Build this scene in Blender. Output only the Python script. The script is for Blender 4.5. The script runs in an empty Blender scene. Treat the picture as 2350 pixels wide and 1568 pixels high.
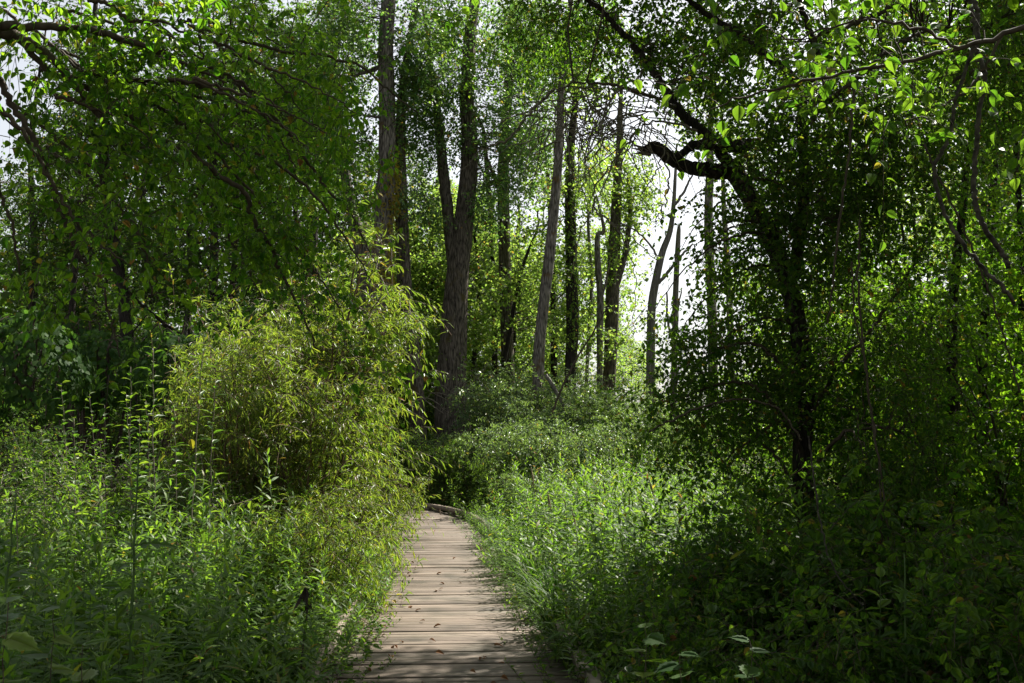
import bpy, math
import numpy as np
from mathutils import Vector

SC = bpy.context.scene
COL = SC.collection
R = math.radians

# ---------------------------------------------------------------- camera, sky, sun, exposure
CAM = np.array([0.0, 0.0, 1.65])
PITCH = R(5.25)
FPX = 2350.0
cam_d = bpy.data.cameras.new('camera')
cam_d.sensor_width = 36.0
cam_d.lens = 36.0
cam_d.clip_start = 0.05
cam_d.clip_end = 3000.0
cam = bpy.data.objects.new('camera', cam_d)
cam.location = CAM
cam.rotation_euler = (math.pi / 2 + PITCH, 0, 0)
COL.objects.link(cam)
SC.camera = cam

SUN_AZ, SUN_EL = R(42), R(50)          # azimuth to the right of the view axis, elevation
world = bpy.data.worlds.new('World')
SC.world = world
world.use_nodes = True
wn = world.node_tree
bg = wn.nodes['Background']
sky = wn.nodes.new('ShaderNodeTexSky')
sky.sky_type = 'NISHITA'
sky.sun_disc = False
sky.sun_elevation = SUN_EL
sky.sun_rotation = SUN_AZ
sky.air_density = 1.0
sky.dust_density = 3.0
hs = wn.nodes.new('ShaderNodeHueSaturation')
hs.inputs['Saturation'].default_value = 0.30          # thin white overcast veil
wn.links.new(sky.outputs['Color'], hs.inputs['Color'])
wn.links.new(hs.outputs['Color'], bg.inputs['Color'])
bg.inputs['Strength'].default_value = 0.074

sun_d = bpy.data.lights.new('sun', 'SUN')
sun_d.energy = 5.0
sun_d.angle = R(0.5)
sun_d.color = (1.0, 0.95, 0.86)
sun = bpy.data.objects.new('sun', sun_d)
sv = Vector((math.sin(SUN_AZ) * math.cos(SUN_EL), math.cos(SUN_AZ) * math.cos(SUN_EL), math.sin(SUN_EL)))
sun.rotation_euler = sv.to_track_quat('Z', 'Y').to_euler()
sun.location = (20, 22, 40)
COL.objects.link(sun)

SC.view_settings.view_transform = 'Standard'
SC.view_settings.look = 'None'
SC.view_settings.gamma = 1.0
SC.view_settings.exposure = 1.45
SC.cycles.max_bounces = 8
SC.cycles.transmission_bounces = 5
SC.cycles.diffuse_bounces = 3
SC.cycles.glossy_bounces = 2


# ---------------------------------------------------------------- helpers
def W(px, py, d):
    """A point d metres ahead seen at photo position (px, py) of a 2350 px wide photo."""
    a = (px - 1175.0) / FPX
    b = (784.0 - py) / FPX
    dy = math.cos(PITCH) - b * math.sin(PITCH)
    dz = math.sin(PITCH) + b * math.cos(PITCH)
    return CAM + np.array([a, dy, dz]) * (d / dy)


def nrm(v):
    return v / np.maximum(np.linalg.norm(v, axis=-1, keepdims=True), 1e-9)


class MB:
    """Collects vertices and faces, links them as one mesh object."""

    def __init__(self):
        self.v, self.f, self.n = [], [], 0

    def add(self, verts, faces):
        self.v.append(np.asarray(verts, dtype=np.float32).reshape(-1, 3))
        for f in faces:
            self.f.append(np.asarray(f, dtype=np.int64) + self.n)
        self.n += len(self.v[-1])

    def mesh(self, name, mat, smooth=False):
        me = bpy.data.meshes.new(name)
        if self.n:
            V = np.concatenate(self.v)
            tot = np.concatenate([np.full(len(f), f.shape[1], np.int32) for f in self.f])
            idx = np.concatenate([f.reshape(-1) for f in self.f]).astype(np.int32)
            me.vertices.add(len(V))
            me.vertices.foreach_set('co', V.reshape(-1))
            me.loops.add(len(idx))
            me.loops.foreach_set('vertex_index', idx)
            me.polygons.add(len(tot))
            st = np.zeros(len(tot), np.int32)
            st[1:] = np.cumsum(tot)[:-1]
            me.polygons.foreach_set('loop_start', st)
            me.polygons.foreach_set('loop_total', tot)
            if smooth:
                me.polygons.foreach_set('use_smooth', np.ones(len(tot), bool))
            me.update(calc_edges=True)
        me.materials.append(mat)
        return me

    def build(self, name, mat, parent=None, smooth=False):
        o = bpy.data.objects.new(name, self.mesh(name, mat, smooth))
        COL.objects.link(o)
        if parent is not None:
            o.parent = parent
            p = parent
            off = Vector((0, 0, 0))
            while p is not None:
                off += p.location
                p = p.parent
            o.location = -off if parent.type == 'EMPTY' else (0, 0, 0)
        return o


def tag(o, label=None, cat=None, group=None, kind=None):
    if label:
        o['label'] = label
    if cat:
        o['category'] = cat
    if group:
        o['group'] = group
    if kind:
        o['kind'] = kind
    return o


def thing(name, label, cat, loc=(0, 0, 0), group=None):
    o = bpy.data.objects.new(name, None)
    o.empty_display_size = 0.2
    COL.objects.link(o)
    o.location = loc
    return tag(o, label, cat, group)


def dup(root, loc, rz=0.0, s=1.0, label=None, group=None, tilt=(0, 0)):
    c = root.copy()
    COL.objects.link(c)
    c.location = loc
    c.rotation_euler = (tilt[0], tilt[1], rz)
    c.scale = (s, s, s)
    if label:
        c['label'] = label
    if group:
        c['group'] = group
    for ch in [o for o in bpy.data.objects if o.parent == root]:
        k = ch.copy()
        COL.objects.link(k)
        k.parent = c
        for g in [o for o in bpy.data.objects if o.parent == ch]:
            h = g.copy()
            COL.objects.link(h)
            h.parent = k
    return c


def tubes(mb, P, Rr, sides=3, rng=None, lobes=0.0):
    """P (N,M,3) curves with radii (N,M)."""
    P = np.asarray(P, float)
    Rr = np.asarray(Rr, float)
    N, M, _ = P.shape
    T = np.empty_like(P)
    T[:, 1:-1] = P[:, 2:] - P[:, :-2]
    T[:, 0] = P[:, 1] - P[:, 0]
    T[:, -1] = P[:, -1] - P[:, -2]
    T = nrm(T)
    ov = nrm(P[:, -1] - P[:, 0])
    ref = np.eye(3)[np.argmin(np.abs(ov), axis=1)]
    U = nrm(np.cross(T, ref[:, None, :]))
    Vv = np.cross(T, U)
    a = np.arange(sides) * 2 * math.pi / sides
    rad = Rr[:, :, None] * np.ones(sides)
    if lobes and rng is not None:
        ph = rng.uniform(0, 6.28, 3)
        z = np.linspace(0, 1, M)[None, :, None]
        rad = rad * (1 + lobes * (0.6 * np.sin(3 * a + ph[0] + 4 * z) + 0.5 * np.sin(5 * a + ph[1] - 3 * z) + 0.4 * np.sin(8 * a + ph[2]))
                     + rng.normal(0, lobes * 0.25, (N, M, sides)))
    V = P[:, :, None, :] + rad[..., None] * (np.cos(a)[:, None] * U[:, :, None, :] + np.sin(a)[:, None] * Vv[:, :, None, :])
    base = (np.arange(N) * M * sides)[:, None, None]
    i = np.arange(M - 1)[None, :, None] * sides
    j = np.arange(sides)[None, None, :]
    jn = (j + 1) % sides
    q = np.stack([base + i + j, base + i + jn, base + i + sides + jn, base + i + sides + j], -1).reshape(-1, 4)
    fs = [q]
    cap = (base[:, 0, :] + (M - 1) * sides + np.arange(sides)[None, :])
    fs.append(cap)
    mb.add(V.reshape(-1, 3), fs)


def smooth_path(pts, n):
    """Catmull-Rom through pts (k, dims) with n samples."""
    p = np.asarray(pts, float)
    p = np.vstack([2 * p[0] - p[1], p, 2 * p[-1] - p[-2]])
    k = len(p) - 3
    t = np.linspace(0, k - 1e-6, n)
    i = t.astype(int)
    u = (t - i)[:, None]
    a, b, c, d = p[i], p[i + 1], p[i + 2], p[i + 3]
    return 0.5 * ((2 * b) + (c - a) * u + (2 * a - 5 * b + 4 * c - d) * u ** 2 + (3 * b - a - 3 * c + d) * u ** 3)


def limb(mb, pts, radii, sides=8, n=None, rng=None, lobes=0.0, kink=0.0):
    pr = np.hstack([np.asarray(pts, float), np.asarray(radii, float)[:, None]])
    n = n or max(4, 4 * len(pr))
    s = smooth_path(pr, n)
    if kink and rng is not None:
        s[1:-1, :3] += rng.normal(0, kink, (n - 2, 3))
    tubes(mb, s[None, :, :3], np.maximum(s[None, :, 3], 0.001), sides, rng, lobes)
    return s


def leaf_tpl(prof, fold=0.25, curl=0.25, mid=True):
    """Leaf blade along +Y from base to tip, width profile [(t, halfwidth)], V-fold and lengthwise curl."""
    t = np.array([p[0] for p in prof])
    w = np.array([p[1] for p in prof])
    n = len(t)
    z = -curl * t ** 2
    if mid:
        V = [(0, t[i], z[i]) for i in range(n)] + [(-w[i], t[i], z[i] + fold * w[i]) for i in range(n)] + [(w[i], t[i], z[i] + fold * w[i]) for i in range(n)]
        q, tr = [], []
        for i in range(n - 1):
            for s in (1, 2):
                a, b, c, d = i, i + 1, s * n + i + 1, s * n + i
                if w[i] == 0:
                    tr.append((a, b, c))
                elif w[i + 1] == 0:
                    tr.append((a, b, d))
                else:
                    q.append((a, b, c, d))
        return np.array(V), [np.array(x) for x in (q, tr) if x]
    V, ids = [], []
    for i in range(n):
        if w[i] == 0:
            ids.append((len(V),))
            V.append((0, t[i], z[i]))
        else:
            ids.append((len(V), len(V) + 1))
            V += [(-w[i], t[i], z[i]), (w[i], t[i], z[i])]
    q, tr = [], []
    for i in range(n - 1):
        f = ids[i] + tuple(reversed(ids[i + 1]))
        (q if len(f) == 4 else tr).append(f)
    return np.array(V, float), [np.array(x) for x in (q, tr) if x]


def outline_tpl(pts, fold=0.15, droop=0.2):
    """Lobed leaf from half outline [(t, halfwidth)...]: fan of triangles from the midrib."""
    n = len(pts)
    V = [(0, 0, 0)] + [(0, max(0.0, p[0]), -droop * p[0] ** 2) for p in pts]
    for s in (-1, 1):
        V += [(s * p[1], p[0], fold * p[1] - droop * (p[0] ** 2 + p[1] ** 2)) for p in pts]
    tr = []
    for s in (0, 1):
        o = 1 + n + s * n
        for i in range(n - 1):
            tr += [(1 + i, o + i, o + i + 1), (1 + i, o + i + 1, 2 + i)]
    return np.array(V, float), [np.array(tr)]


OVATE = leaf_tpl([(0, 0), (.12, .2), (.35, .33), (.6, .28), (.82, .13), (1, 0)], .3, .25)
OVATE_SERR = leaf_tpl([(0, 0), (.1, .22), (.3, .36), (.5, .34), (.7, .22), (.85, .09), (1, 0)], .25, .35)
ROUND = leaf_tpl([(0, 0), (.08, .22), (.3, .40), (.55, .40), (.8, .26), (.95, .08), (1.02, 0)], .2, .2)
OVATE_LO = leaf_tpl([(0, 0), (.4, .32), (1, 0)], .3, .25)
POPLAR = leaf_tpl([(0, 0), (.25, .42), (.65, .28), (1, 0)], .2, .2, False)
LANCE = leaf_tpl([(0, 0), (.2, .085), (.5, .10), (.8, .055), (1, 0)], 0, .4, False)
WILLOW = leaf_tpl([(0, 0), (.2, .08), (.45, .1), (.75, .06), (1, 0)], .3, .3)
BLADE = leaf_tpl([(0, .012), (.3, .014), (.6, .011), (.85, .006), (1, 0)], 0, .0, False)
LOBED = outline_tpl([(0, 0), (.06, .10), (.14, .06), (.2, .30), (.27, .33), (.32, .1), (.4, .09), (.5, .36), (.57, .33), (.58, .1), (.68, .1), (.76, .22), (.83, .12), (1, 0)], .15, .35)
GRAPE = outline_tpl([(-.05, 0), (-.12, .16), (-.02, .36), (.16, .40), (.22, .52), (.38, .38), (.5, .42), (.58, .28), (.72, .2), (.74, .1), (1, 0)], .12, .15)


def put_leaves(mb, tpl, pos, d, n, s, wsc=1.0):
    d = nrm(d)
    x = nrm(np.cross(d, n))
    z = np.cross(x, d)
    tv, tf = tpl
    N, K = len(pos), len(tv)
    s = np.broadcast_to(np.asarray(s, float), (N,))[:, None, None]
    V = pos[:, None, :] + s * (wsc * tv[None, :, 0:1] * x[:, None, :] + tv[None, :, 1:2] * d[:, None, :] + tv[None, :, 2:3] * z[:, None, :])
    off = (np.arange(N) * K)[:, None, None]
    mb.add(V.reshape(-1, 3), [(f[None] + off).reshape(-1, f.shape[1]) for f in tf])


UP = np.array([0, 0, 1.0])


def sprays(rng, mbL, mbT, P0, D, L, k, s, tpl, droop=.3, hang=.3, along=.6, side=.8, r=.0025, flat=.5, tw=3):
    """Leafy twigs: N twigs from P0 along D, each with k leaves set alternately."""
    N = len(P0)
    if N == 0:
        return
    D = nrm(D)
    L = np.broadcast_to(np.asarray(L, float), (N,))
    if mbT is not None:
        tt = np.linspace(0, 1, 4)
        C = P0[:, None] + D[:, None] * (L[:, None] * tt)[..., None] - UP * (droop * L[:, None] * tt ** 2)[..., None]
        tubes(mbT, C, np.ones((N, 1)) * r * (1.15 - .8 * tt)[None], tw)
    t = np.linspace(.12, 1, k)[None, :] + rng.uniform(-.04, .04, (N, k))
    pts = P0[:, None] + D[:, None] * (L[:, None] * t)[..., None] - UP * (droop * L[:, None] * t ** 2)[..., None]
    tan = nrm(D[:, None] - UP * (2 * droop * t)[..., None])
    sd = nrm(np.cross(tan, UP + 1e-3))
    ud = np.cross(sd, tan)
    ph = rng.normal(0, flat, (N, 1)) + rng.normal(0, flat * .6, (N, k))
    sg = np.where((np.arange(k) % 2) == 0, 1.0, -1.0)[None, :] * rng.choice([-1, 1], (N, 1))
    sdr = sd * np.cos(ph)[..., None] + ud * np.sin(ph)[..., None]
    ld = tan * along + sdr * (sg * side)[..., None] - UP * hang + rng.normal(0, .28, (N, k, 3))
    ld[:, -1] = tan[:, -1] + rng.normal(0, .2, (N, 3)) - UP * hang * .5
    ld = nrm(ld)
    nn = UP + rng.normal(0, .45, (N, k, 3)) + np.cross(sdr, tan) * .0
    ss = s * rng.uniform(.6, 1.15, (N, k)) * (1.05 - .25 * t)
    p = pts + ld * (s * .18)
    put_leaves(mbL, tpl, p.reshape(-1, 3), ld.reshape(-1, 3), nn.reshape(-1, 3), ss.reshape(-1))


def near_skel(skel, c):
    d = np.linalg.norm(skel[None] - c[:, None], axis=2)
    d = d + np.maximum(0, skel[None, :, 2] - c[:, None, 2]) * .3
    return skel[np.argmin(d, axis=1)]


def foliage(rng, mbL, mbT, clouds, skel, spec, connect=True):
    """clouds: [(centre, radii, n clusters)]. Every cluster is a side branch with ns leafy twigs at its end."""
    for c, rad, n in clouds:
        n = int(max(1, n))
        u = nrm(rng.normal(0, 1, (n, 3))) * rng.uniform(0.15, 1, (n, 1)) ** (1 / 2.2)
        cc = np.asarray(c) + u * np.asarray(rad)
        cc[:, 2] = np.maximum(cc[:, 2], spec.get('zmin', -0.3))
        sk = near_skel(skel, cc)
        if connect and mbT is not None:
            tt = np.linspace(0, 1, 6)[None, :, None]
            ln = np.linalg.norm(cc - sk, axis=1)[:, None, None]
            mid = 4 * tt * (1 - tt)
            C = sk[:, None] + (cc - sk)[:, None] * tt + UP * ln * .10 * mid * spec.get('arch', 1.0) + rng.normal(0, .045, (n, 6, 3)) * ln * mid
            r0 = spec.get('br', .006) * (0.6 + np.minimum(ln[:, :, 0], 3) * .5)
            tubes(mbT, C, r0 * (1.1 - .75 * np.linspace(0, 1, 6))[None], spec.get('bs', 4))
        out = nrm(cc - sk)
        ns = spec['ns']
        P0 = np.repeat(cc, ns, 0) + rng.normal(0, spec['clr'], (n * ns, 3))
        D = nrm(rng.normal(0, 1, (n * ns, 3))) * spec.get('rand', .9) + np.repeat(out, ns, 0) * spec.get('outw', .7) + np.array([0, 0, spec.get('lift', 0)])
        P0 -= nrm(D) * spec['L'] * .35
        P0[:, 2] = np.maximum(P0[:, 2], spec.get('zmin', -0.3))
        sprays(rng, mbL, mbT, P0, D, spec['L'] * rng.uniform(.6, 1.3, n * ns), spec['k'], spec['s'], spec['tpl'],
               spec.get('droop', .3), spec.get('hang', .3), spec.get('along', .6), spec.get('side', .8), spec.get('r', .0025), spec.get('flat', .5), spec.get('tw', 3))


def ncl(area_px, d, spec, tau=1.4):
    """Clusters that cover area_px (photo pixels) with an optical depth of tau."""
    la = (spec['s'] * .85 * FPX / d) ** 2 * spec.get('la', .38) * .55
    return tau * area_px / (la * spec['k'] * spec['ns'])


def pcloud(px, py, rx, ry, d, rd, spec, tau=1.4):
    return (W(px, py, d), (rx * d / FPX, rd, ry * d / FPX), ncl(math.pi * rx * ry, d, spec, tau))


# ---------------------------------------------------------------- materials
def newmat(name):
    m = bpy.data.materials.new(name)
    m.use_nodes = True
    nt = m.node_tree
    for n in list(nt.nodes):
        nt.nodes.remove(n)
    out = nt.nodes.new('ShaderNodeOutputMaterial')
    return m, nt, out


def ramp(nt, stops):
    r = nt.nodes.new('ShaderNodeValToRGB')
    e = r.color_ramp.elements
    e[0].position, e[0].color = stops[0][0], (*stops[0][1], 1)
    e[1].position, e[1].color = stops[-1][0], (*stops[-1][1], 1)
    for p, c in stops[1:-1]:
        x = e.new(p)
        x.color = (*c, 1)
    return r


def leafmat(name, cols, trans, tf=.5, rough=.42, spec=.45, gain=1.0):
    """cols: leaf colours over the random leaf value; trans: transmitted colour at both ends."""
    m, nt, out = newmat(name)
    L = nt.links.new
    g = nt.nodes.new('ShaderNodeNewGeometry')
    cols = [(c[0] * 1.12, c[1], c[2] * .85) for c in cols]
    trans = [(c[0] * 1.1, c[1], c[2] * .9) for c in trans]
    n = len(cols)
    rp = ramp(nt, [(.965 * i / (n - 1), c) for i, c in enumerate(cols)] + ([] if name in ('dogwood_leaf', 'grape_leaf') else [(.985, (.17, .13, .03)), (1.0, (.13, .065, .022))]))
    L(g.outputs['Random Per Island'], rp.inputs[0])
    rt = ramp(nt, [(.965 * i / (len(trans) - 1), c) for i, c in enumerate(trans)] + ([] if name in ('dogwood_leaf', 'grape_leaf') else [(.985, (.40, .34, .03)), (1.0, (.25, .12, .03))]))
    L(g.outputs['Random Per Island'], rt.inputs[0])
    p = nt.nodes.new('ShaderNodeBsdfPrincipled')
    L(rp.outputs[0], p.inputs['Base Color'])
    p.inputs['Roughness'].default_value = rough
    p.inputs['Specular IOR Level'].default_value = spec
    t = nt.nodes.new('ShaderNodeBsdfTranslucent')
    L(rt.outputs[0], t.inputs['Color'])
    mx = nt.nodes.new('ShaderNodeMixShader')
    mx.inputs[0].default_value = tf
    L(p.outputs[0], mx.inputs[1])
    L(t.outputs[0], mx.inputs[2])
    L(mx.outputs[0], out.inputs['Surface'])
    return m


def barkmat(name, dark, light, sc=(16, 16, 2.2), patch=None, patch_amt=.62, bump=.9):
    m, nt, out = newmat(name)
    L = nt.links.new
    tc = nt.nodes.new('ShaderNodeTexCoord')
    mp = nt.nodes.new('ShaderNodeMapping')
    mp.inputs['Scale'].default_value = sc
    L(tc.outputs['Object'], mp.inputs['Vector'])
    n1 = nt.nodes.new('ShaderNodeTexNoise')
    n1.inputs['Scale'].default_value = 1.0
    n1.inputs['Detail'].default_value = 6
    n1.inputs['Roughness'].default_value = .62
    n1.inputs['Distortion'].default_value = .6
    L(mp.outputs[0], n1.inputs['Vector'])
    v = nt.nodes.new('ShaderNodeTexVoronoi')
    v.feature = 'DISTANCE_TO_EDGE'
    v.inputs['Scale'].default_value = .8
    L(mp.outputs[0], v.inputs['Vector'])
    mul = nt.nodes.new('ShaderNodeMath')
    mul.operation = 'MULTIPLY_ADD'
    L(v.outputs['Distance'], mul.inputs[0])
    mul.inputs[1].default_value = .7
    L(n1.outputs[0], mul.inputs[2])
    rp = ramp(nt, [(.38, dark), (.62, tuple((a + b) / 2 for a, b in zip(dark, light))), (.9, light)])
    L(mul.outputs[0], rp.inputs[0])
    col = rp.outputs[0]
    n2 = nt.nodes.new('ShaderNodeTexNoise')
    n2.inputs['Scale'].default_value = 2.3
    n2.inputs['Detail'].default_value = 5
    L(tc.outputs['Object'], n2.inputs['Vector'])
    if patch:
        pr = ramp(nt, [(patch_amt, (0, 0, 0)), (patch_amt + .1, (1, 1, 1))])
        L(n2.outputs[0], pr.inputs[0])
        mx = nt.nodes.new('ShaderNodeMix')
        mx.data_type = 'RGBA'
        L(pr.outputs[0], mx.inputs[0])
        L(col, mx.inputs[6])
        mx.inputs[7].default_value = (*patch, 1)
        col = mx.outputs[2]
    p = nt.nodes.new('ShaderNodeBsdfPrincipled')
    p.inputs['Roughness'].default_value = .9
    p.inputs['Specular IOR Level'].default_value = .15
    L(col, p.inputs['Base Color'])
    b = nt.nodes.new('ShaderNodeBump')
    b.inputs['Strength'].default_value = bump
    b.inputs['Distance'].default_value = .05
    L(mul.outputs[0], b.inputs['Height'])
    L(b.outputs[0], p.inputs['Normal'])
    L(p.outputs[0], out.inputs['Surface'])
    return m


def plainmat(name, a, b, scale=6, rough=.8):
    m, nt, out = newmat(name)
    L = nt.links.new
    tc = nt.nodes.new('ShaderNodeTexCoord')
    n = nt.nodes.new('ShaderNodeTexNoise')
    n.inputs['Scale'].default_value = scale
    n.inputs['Detail'].default_value = 6
    L(tc.outputs['Object'], n.inputs['Vector'])
    rp = ramp(nt, [(.3, a), (.7, b)])
    L(n.outputs[0], rp.inputs[0])
    p = nt.nodes.new('ShaderNodeBsdfPrincipled')
    p.inputs['Roughness'].default_value = rough
    p.inputs['Specular IOR Level'].default_value = .2
    L(rp.outputs[0], p.inputs['Base Color'])
    L(p.outputs[0], out.inputs['Surface'])
    return m


def plankmat():
    m, nt, out = newmat('weathered_plank')
    L = nt.links.new
    tc = nt.nodes.new('ShaderNodeTexCoord')
    g = nt.nodes.new('ShaderNodeNewGeometry')
    mp = nt.nodes.new('ShaderNodeMapping')
    mp.inputs['Scale'].default_value = (1.6, 26, 26)
    L(tc.outputs['Object'], mp.inputs['Vector'])
    cmb = nt.nodes.new('ShaderNodeVectorMath')
    cmb.operation = 'ADD'
    L(mp.outputs[0], cmb.inputs[0])
    sc = nt.nodes.new('ShaderNodeVectorMath')
    sc.operation = 'SCALE'
    sc.inputs[0].default_value = (31, 17, 5)
    L(g.outputs['Random Per Island'], sc.inputs['Scale'])
    L(sc.outputs[0], cmb.inputs[1])
    n = nt.nodes.new('ShaderNodeTexNoise')
    n.inputs['Scale'].default_value = 1.0
    n.inputs['Detail'].default_value = 7
    n.inputs['Roughness'].default_value = .65
    n.inputs['Distortion'].default_value = .4
    L(cmb.outputs[0], n.inputs['Vector'])
    r1 = ramp(nt, [(.25, (.042, .034, .026)), (.5, (.125, .103, .084)), (.78, (.20, .172, .145))])
    L(n.outputs[0], r1.inputs[0])
    r2 = ramp(nt, [(0, (.62, .57, .53)), (.3, (.9, .84, .80)), (.55, (1.12, 1.04, .98)), (.8, (1.0, .98, .98)), (1, (1.35, 1.28, 1.22))])
    L(g.outputs['Random Per Island'], r2.inputs[0])
    mx = nt.nodes.new('ShaderNodeMix')
    mx.data_type = 'RGBA'
    mx.blend_type = 'MULTIPLY'
    mx.inputs[0].default_value = 1.0
    L(r1.outputs[0], mx.inputs[6])
    L(r2.outputs[0], mx.inputs[7])
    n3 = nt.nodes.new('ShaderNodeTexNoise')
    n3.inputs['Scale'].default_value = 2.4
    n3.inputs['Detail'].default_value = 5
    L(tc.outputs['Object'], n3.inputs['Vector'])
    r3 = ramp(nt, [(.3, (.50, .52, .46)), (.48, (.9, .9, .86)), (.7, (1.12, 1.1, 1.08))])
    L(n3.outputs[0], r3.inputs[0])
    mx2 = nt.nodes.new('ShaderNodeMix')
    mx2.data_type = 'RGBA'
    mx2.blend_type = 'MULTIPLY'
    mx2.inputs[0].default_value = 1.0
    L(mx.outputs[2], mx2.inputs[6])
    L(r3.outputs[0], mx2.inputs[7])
    p = nt.nodes.new('ShaderNodeBsdfPrincipled')
    p.inputs['Roughness'].default_value = .75
    p.inputs['Specular IOR Level'].default_value = .3
    L(mx2.outputs[2], p.inputs['Base Color'])
    b = nt.nodes.new('ShaderNodeBump')
    b.inputs['Strength'].default_value = .5
    b.inputs['Distance'].default_value = .006
    L(n.outputs[0], b.inputs['Height'])
    L(b.outputs[0], p.inputs['Normal'])
    L(p.outputs[0], out.inputs['Surface'])
    return m


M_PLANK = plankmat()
M_KERB = plainmat('kerb_wood', (.12, .10, .075), (.27, .22, .17), 9)
M_SOIL = plainmat('leaf_litter_soil', (.018, .014, .010), (.05, .042, .024), 3, .95)
M_TWIG = plainmat('twig_bark', (.035, .026, .018), (.085, .066, .048), 20)
M_TWIG_L = plainmat('pale_twig_bark', (.10, .085, .065), (.22, .19, .15), 20)
M_VINEBARK = plainmat('grey_vine_bark', (.012, .010, .008), (.085, .075, .06), 30)
M_STEM = plainmat('green_stem', (.035, .07, .018), (.07, .12, .03), 12, .5)
M_STEM_B = plainmat('brown_stem', (.07, .045, .025), (.14, .09, .05), 12, .6)
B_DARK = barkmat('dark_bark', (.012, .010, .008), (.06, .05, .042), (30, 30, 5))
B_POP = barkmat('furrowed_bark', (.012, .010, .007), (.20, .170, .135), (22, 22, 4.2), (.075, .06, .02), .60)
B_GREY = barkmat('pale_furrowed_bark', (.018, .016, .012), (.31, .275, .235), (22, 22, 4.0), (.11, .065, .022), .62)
B_SNAG = barkmat('bare_grey_wood', (.06, .055, .05), (.22, .2, .18), (20, 20, 1.5), bump=.4)

GL = lambda *c: list(c)
LF_LEFT = leafmat('ovate_leaf', GL((.016, .045, .008), (.028, .072, .012), (.045, .105, .018)), GL((.08, .28, .010), (.30, .56, .025)), .6, .38, .35)
LF_RIGHT = leafmat('round_leaf', GL((.020, .055, .010), (.034, .082, .012), (.055, .11, .018)), GL((.07, .22, .010), (.20, .38, .022)), .55, .42, .35)
LF_POP = leafmat('poplar_leaf', GL((.038, .092, .045), (.055, .125, .045), (.08, .145, .045)), GL((.10, .27, .05), (.24, .42, .06)), .5, .42, .45)
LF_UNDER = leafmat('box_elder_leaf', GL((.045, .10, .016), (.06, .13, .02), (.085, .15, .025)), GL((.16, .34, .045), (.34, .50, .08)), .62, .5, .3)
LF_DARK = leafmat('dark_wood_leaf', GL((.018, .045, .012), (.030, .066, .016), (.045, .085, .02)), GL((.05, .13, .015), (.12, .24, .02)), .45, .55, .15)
LF_WILLOW = leafmat('willow_leaf', GL((.05, .10, .02), (.075, .125, .024), (.10, .15, .03), (.13, .135, .026)), GL((.14, .29, .02), (.31, .44, .04)), .5, .34, .55)
LF_WEED = leafmat('goldenrod_leaf', GL((.045, .105, .02), (.06, .13, .024), (.085, .15, .03)), GL((.12, .30, .02), (.24, .42, .035)), .5, .5, .3)
LF_SHRUB = leafmat('dogwood_leaf', GL((.035, .085, .018), (.055, .12, .022), (.09, .15, .03)), GL((.09, .24, .015), (.24, .40, .03)), .45, .4, .4)
LF_SILVER = leafmat('silvery_leaf', GL((.07, .15, .07), (.11, .20, .10), (.16, .24, .15)), GL((.14, .26, .045), (.24, .40, .07)), .42, .34, .9)
LF_GRASS = leafmat('grass_blade', GL((.025, .065, .012), (.04, .09, .016), (.065, .10, .022)), GL((.06, .18, .015), (.12, .24, .02)), .4, .6, .15)
LF_YEL = leafmat('yellowing_leaf', GL((.14, .15, .02), (.20, .18, .022), (.22, .15, .02)), GL((.30, .34, .02), (.42, .38, .03)), .45, .45, .4)
LF_GRAPE = leafmat('grape_leaf', GL((.016, .048, .012), (.026, .068, .018), (.038, .085, .02)), GL((.06, .18, .02), (.12, .26, .03)), .42, .6, .12)
M_SEED = plainmat('dry_seed_head', (.16, .125, .07), (.27, .22, .13), 40)
M_WILT = plainmat('wilted_leaf', (.018, .014, .010), (.05, .036, .024), 15)
LF_THICK = leafmat('thicket_leaf', GL((.022, .06, .010), (.036, .088, .012), (.055, .11, .018)), GL((.10, .30, .010), (.27, .50, .022)), .62, .45, .3)
LF_LITTER = leafmat('dead_leaf', GL((.10, .05, .02), (.2, .10, .04), (.33, .24, .12)), GL((.1, .05, .02), (.2, .1, .03)), .15, .6, .3)

# ---------------------------------------------------------------- ground
GZ = -0.35


def ground_z(x, y):
    return GZ + 0.05 * np.sin(x * .8 + 1.3) * np.sin(y * .6) + 0.03 * np.sin(x * 2.1) * np.cos(y * 1.7)


mb = MB()
xs = np.concatenate([[-1500, -500, -200, -90], np.arange(-50, 50.1, 1.25), [90, 200, 500, 1500]])
ys = np.concatenate([[-200, -60], np.arange(-20, 60.1, 1.25), [80, 120, 200, 400, 900, 2500]])
X, Y = np.meshgrid(xs, ys, indexing='ij')
ny = len(ys)
i, j = np.meshgrid(np.arange(len(xs) - 1), np.arange(ny - 1), indexing='ij')
q = np.stack([i * ny + j, (i + 1) * ny + j, (i + 1) * ny + j + 1, i * ny + j + 1], -1).reshape(-1, 4)
mb.add(np.stack([X, Y, ground_z(X, Y)], -1).reshape(-1, 3), [q])
tag(mb.build('ground', M_SOIL), 'dark soil and leaf litter under the plants', None, None, 'structure')

# ---------------------------------------------------------------- boardwalk
CL = smooth_path([(.12, -4), (0, 0), (-.38, 6.7), (-.83, 12.9), (-1.13, 16), (-1.5, 19), (-2.0, 21.1), (-2.85, 22.9), (-4.3, 24.5), (-7, 26.1), (-12, 27.5)], 1600)
seg = np.concatenate([[0], np.cumsum(np.linalg.norm(np.diff(CL, axis=0), axis=1))])
TOT = seg[-1]


def path_at(s):
    x = np.interp(s, seg, CL[:, 0])
    y = np.interp(s, seg, CL[:, 1])
    x2 = np.interp(s + .15, seg, CL[:, 0])
    y2 = np.interp(s + .15, seg, CL[:, 1])
    x1 = np.interp(s - .15, seg, CL[:, 0])
    y1 = np.interp(s - .15, seg, CL[:, 1])
    t = nrm(np.stack([x2 - x1, y2 - y1], -1))
    return np.stack([x, y], -1), t


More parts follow.
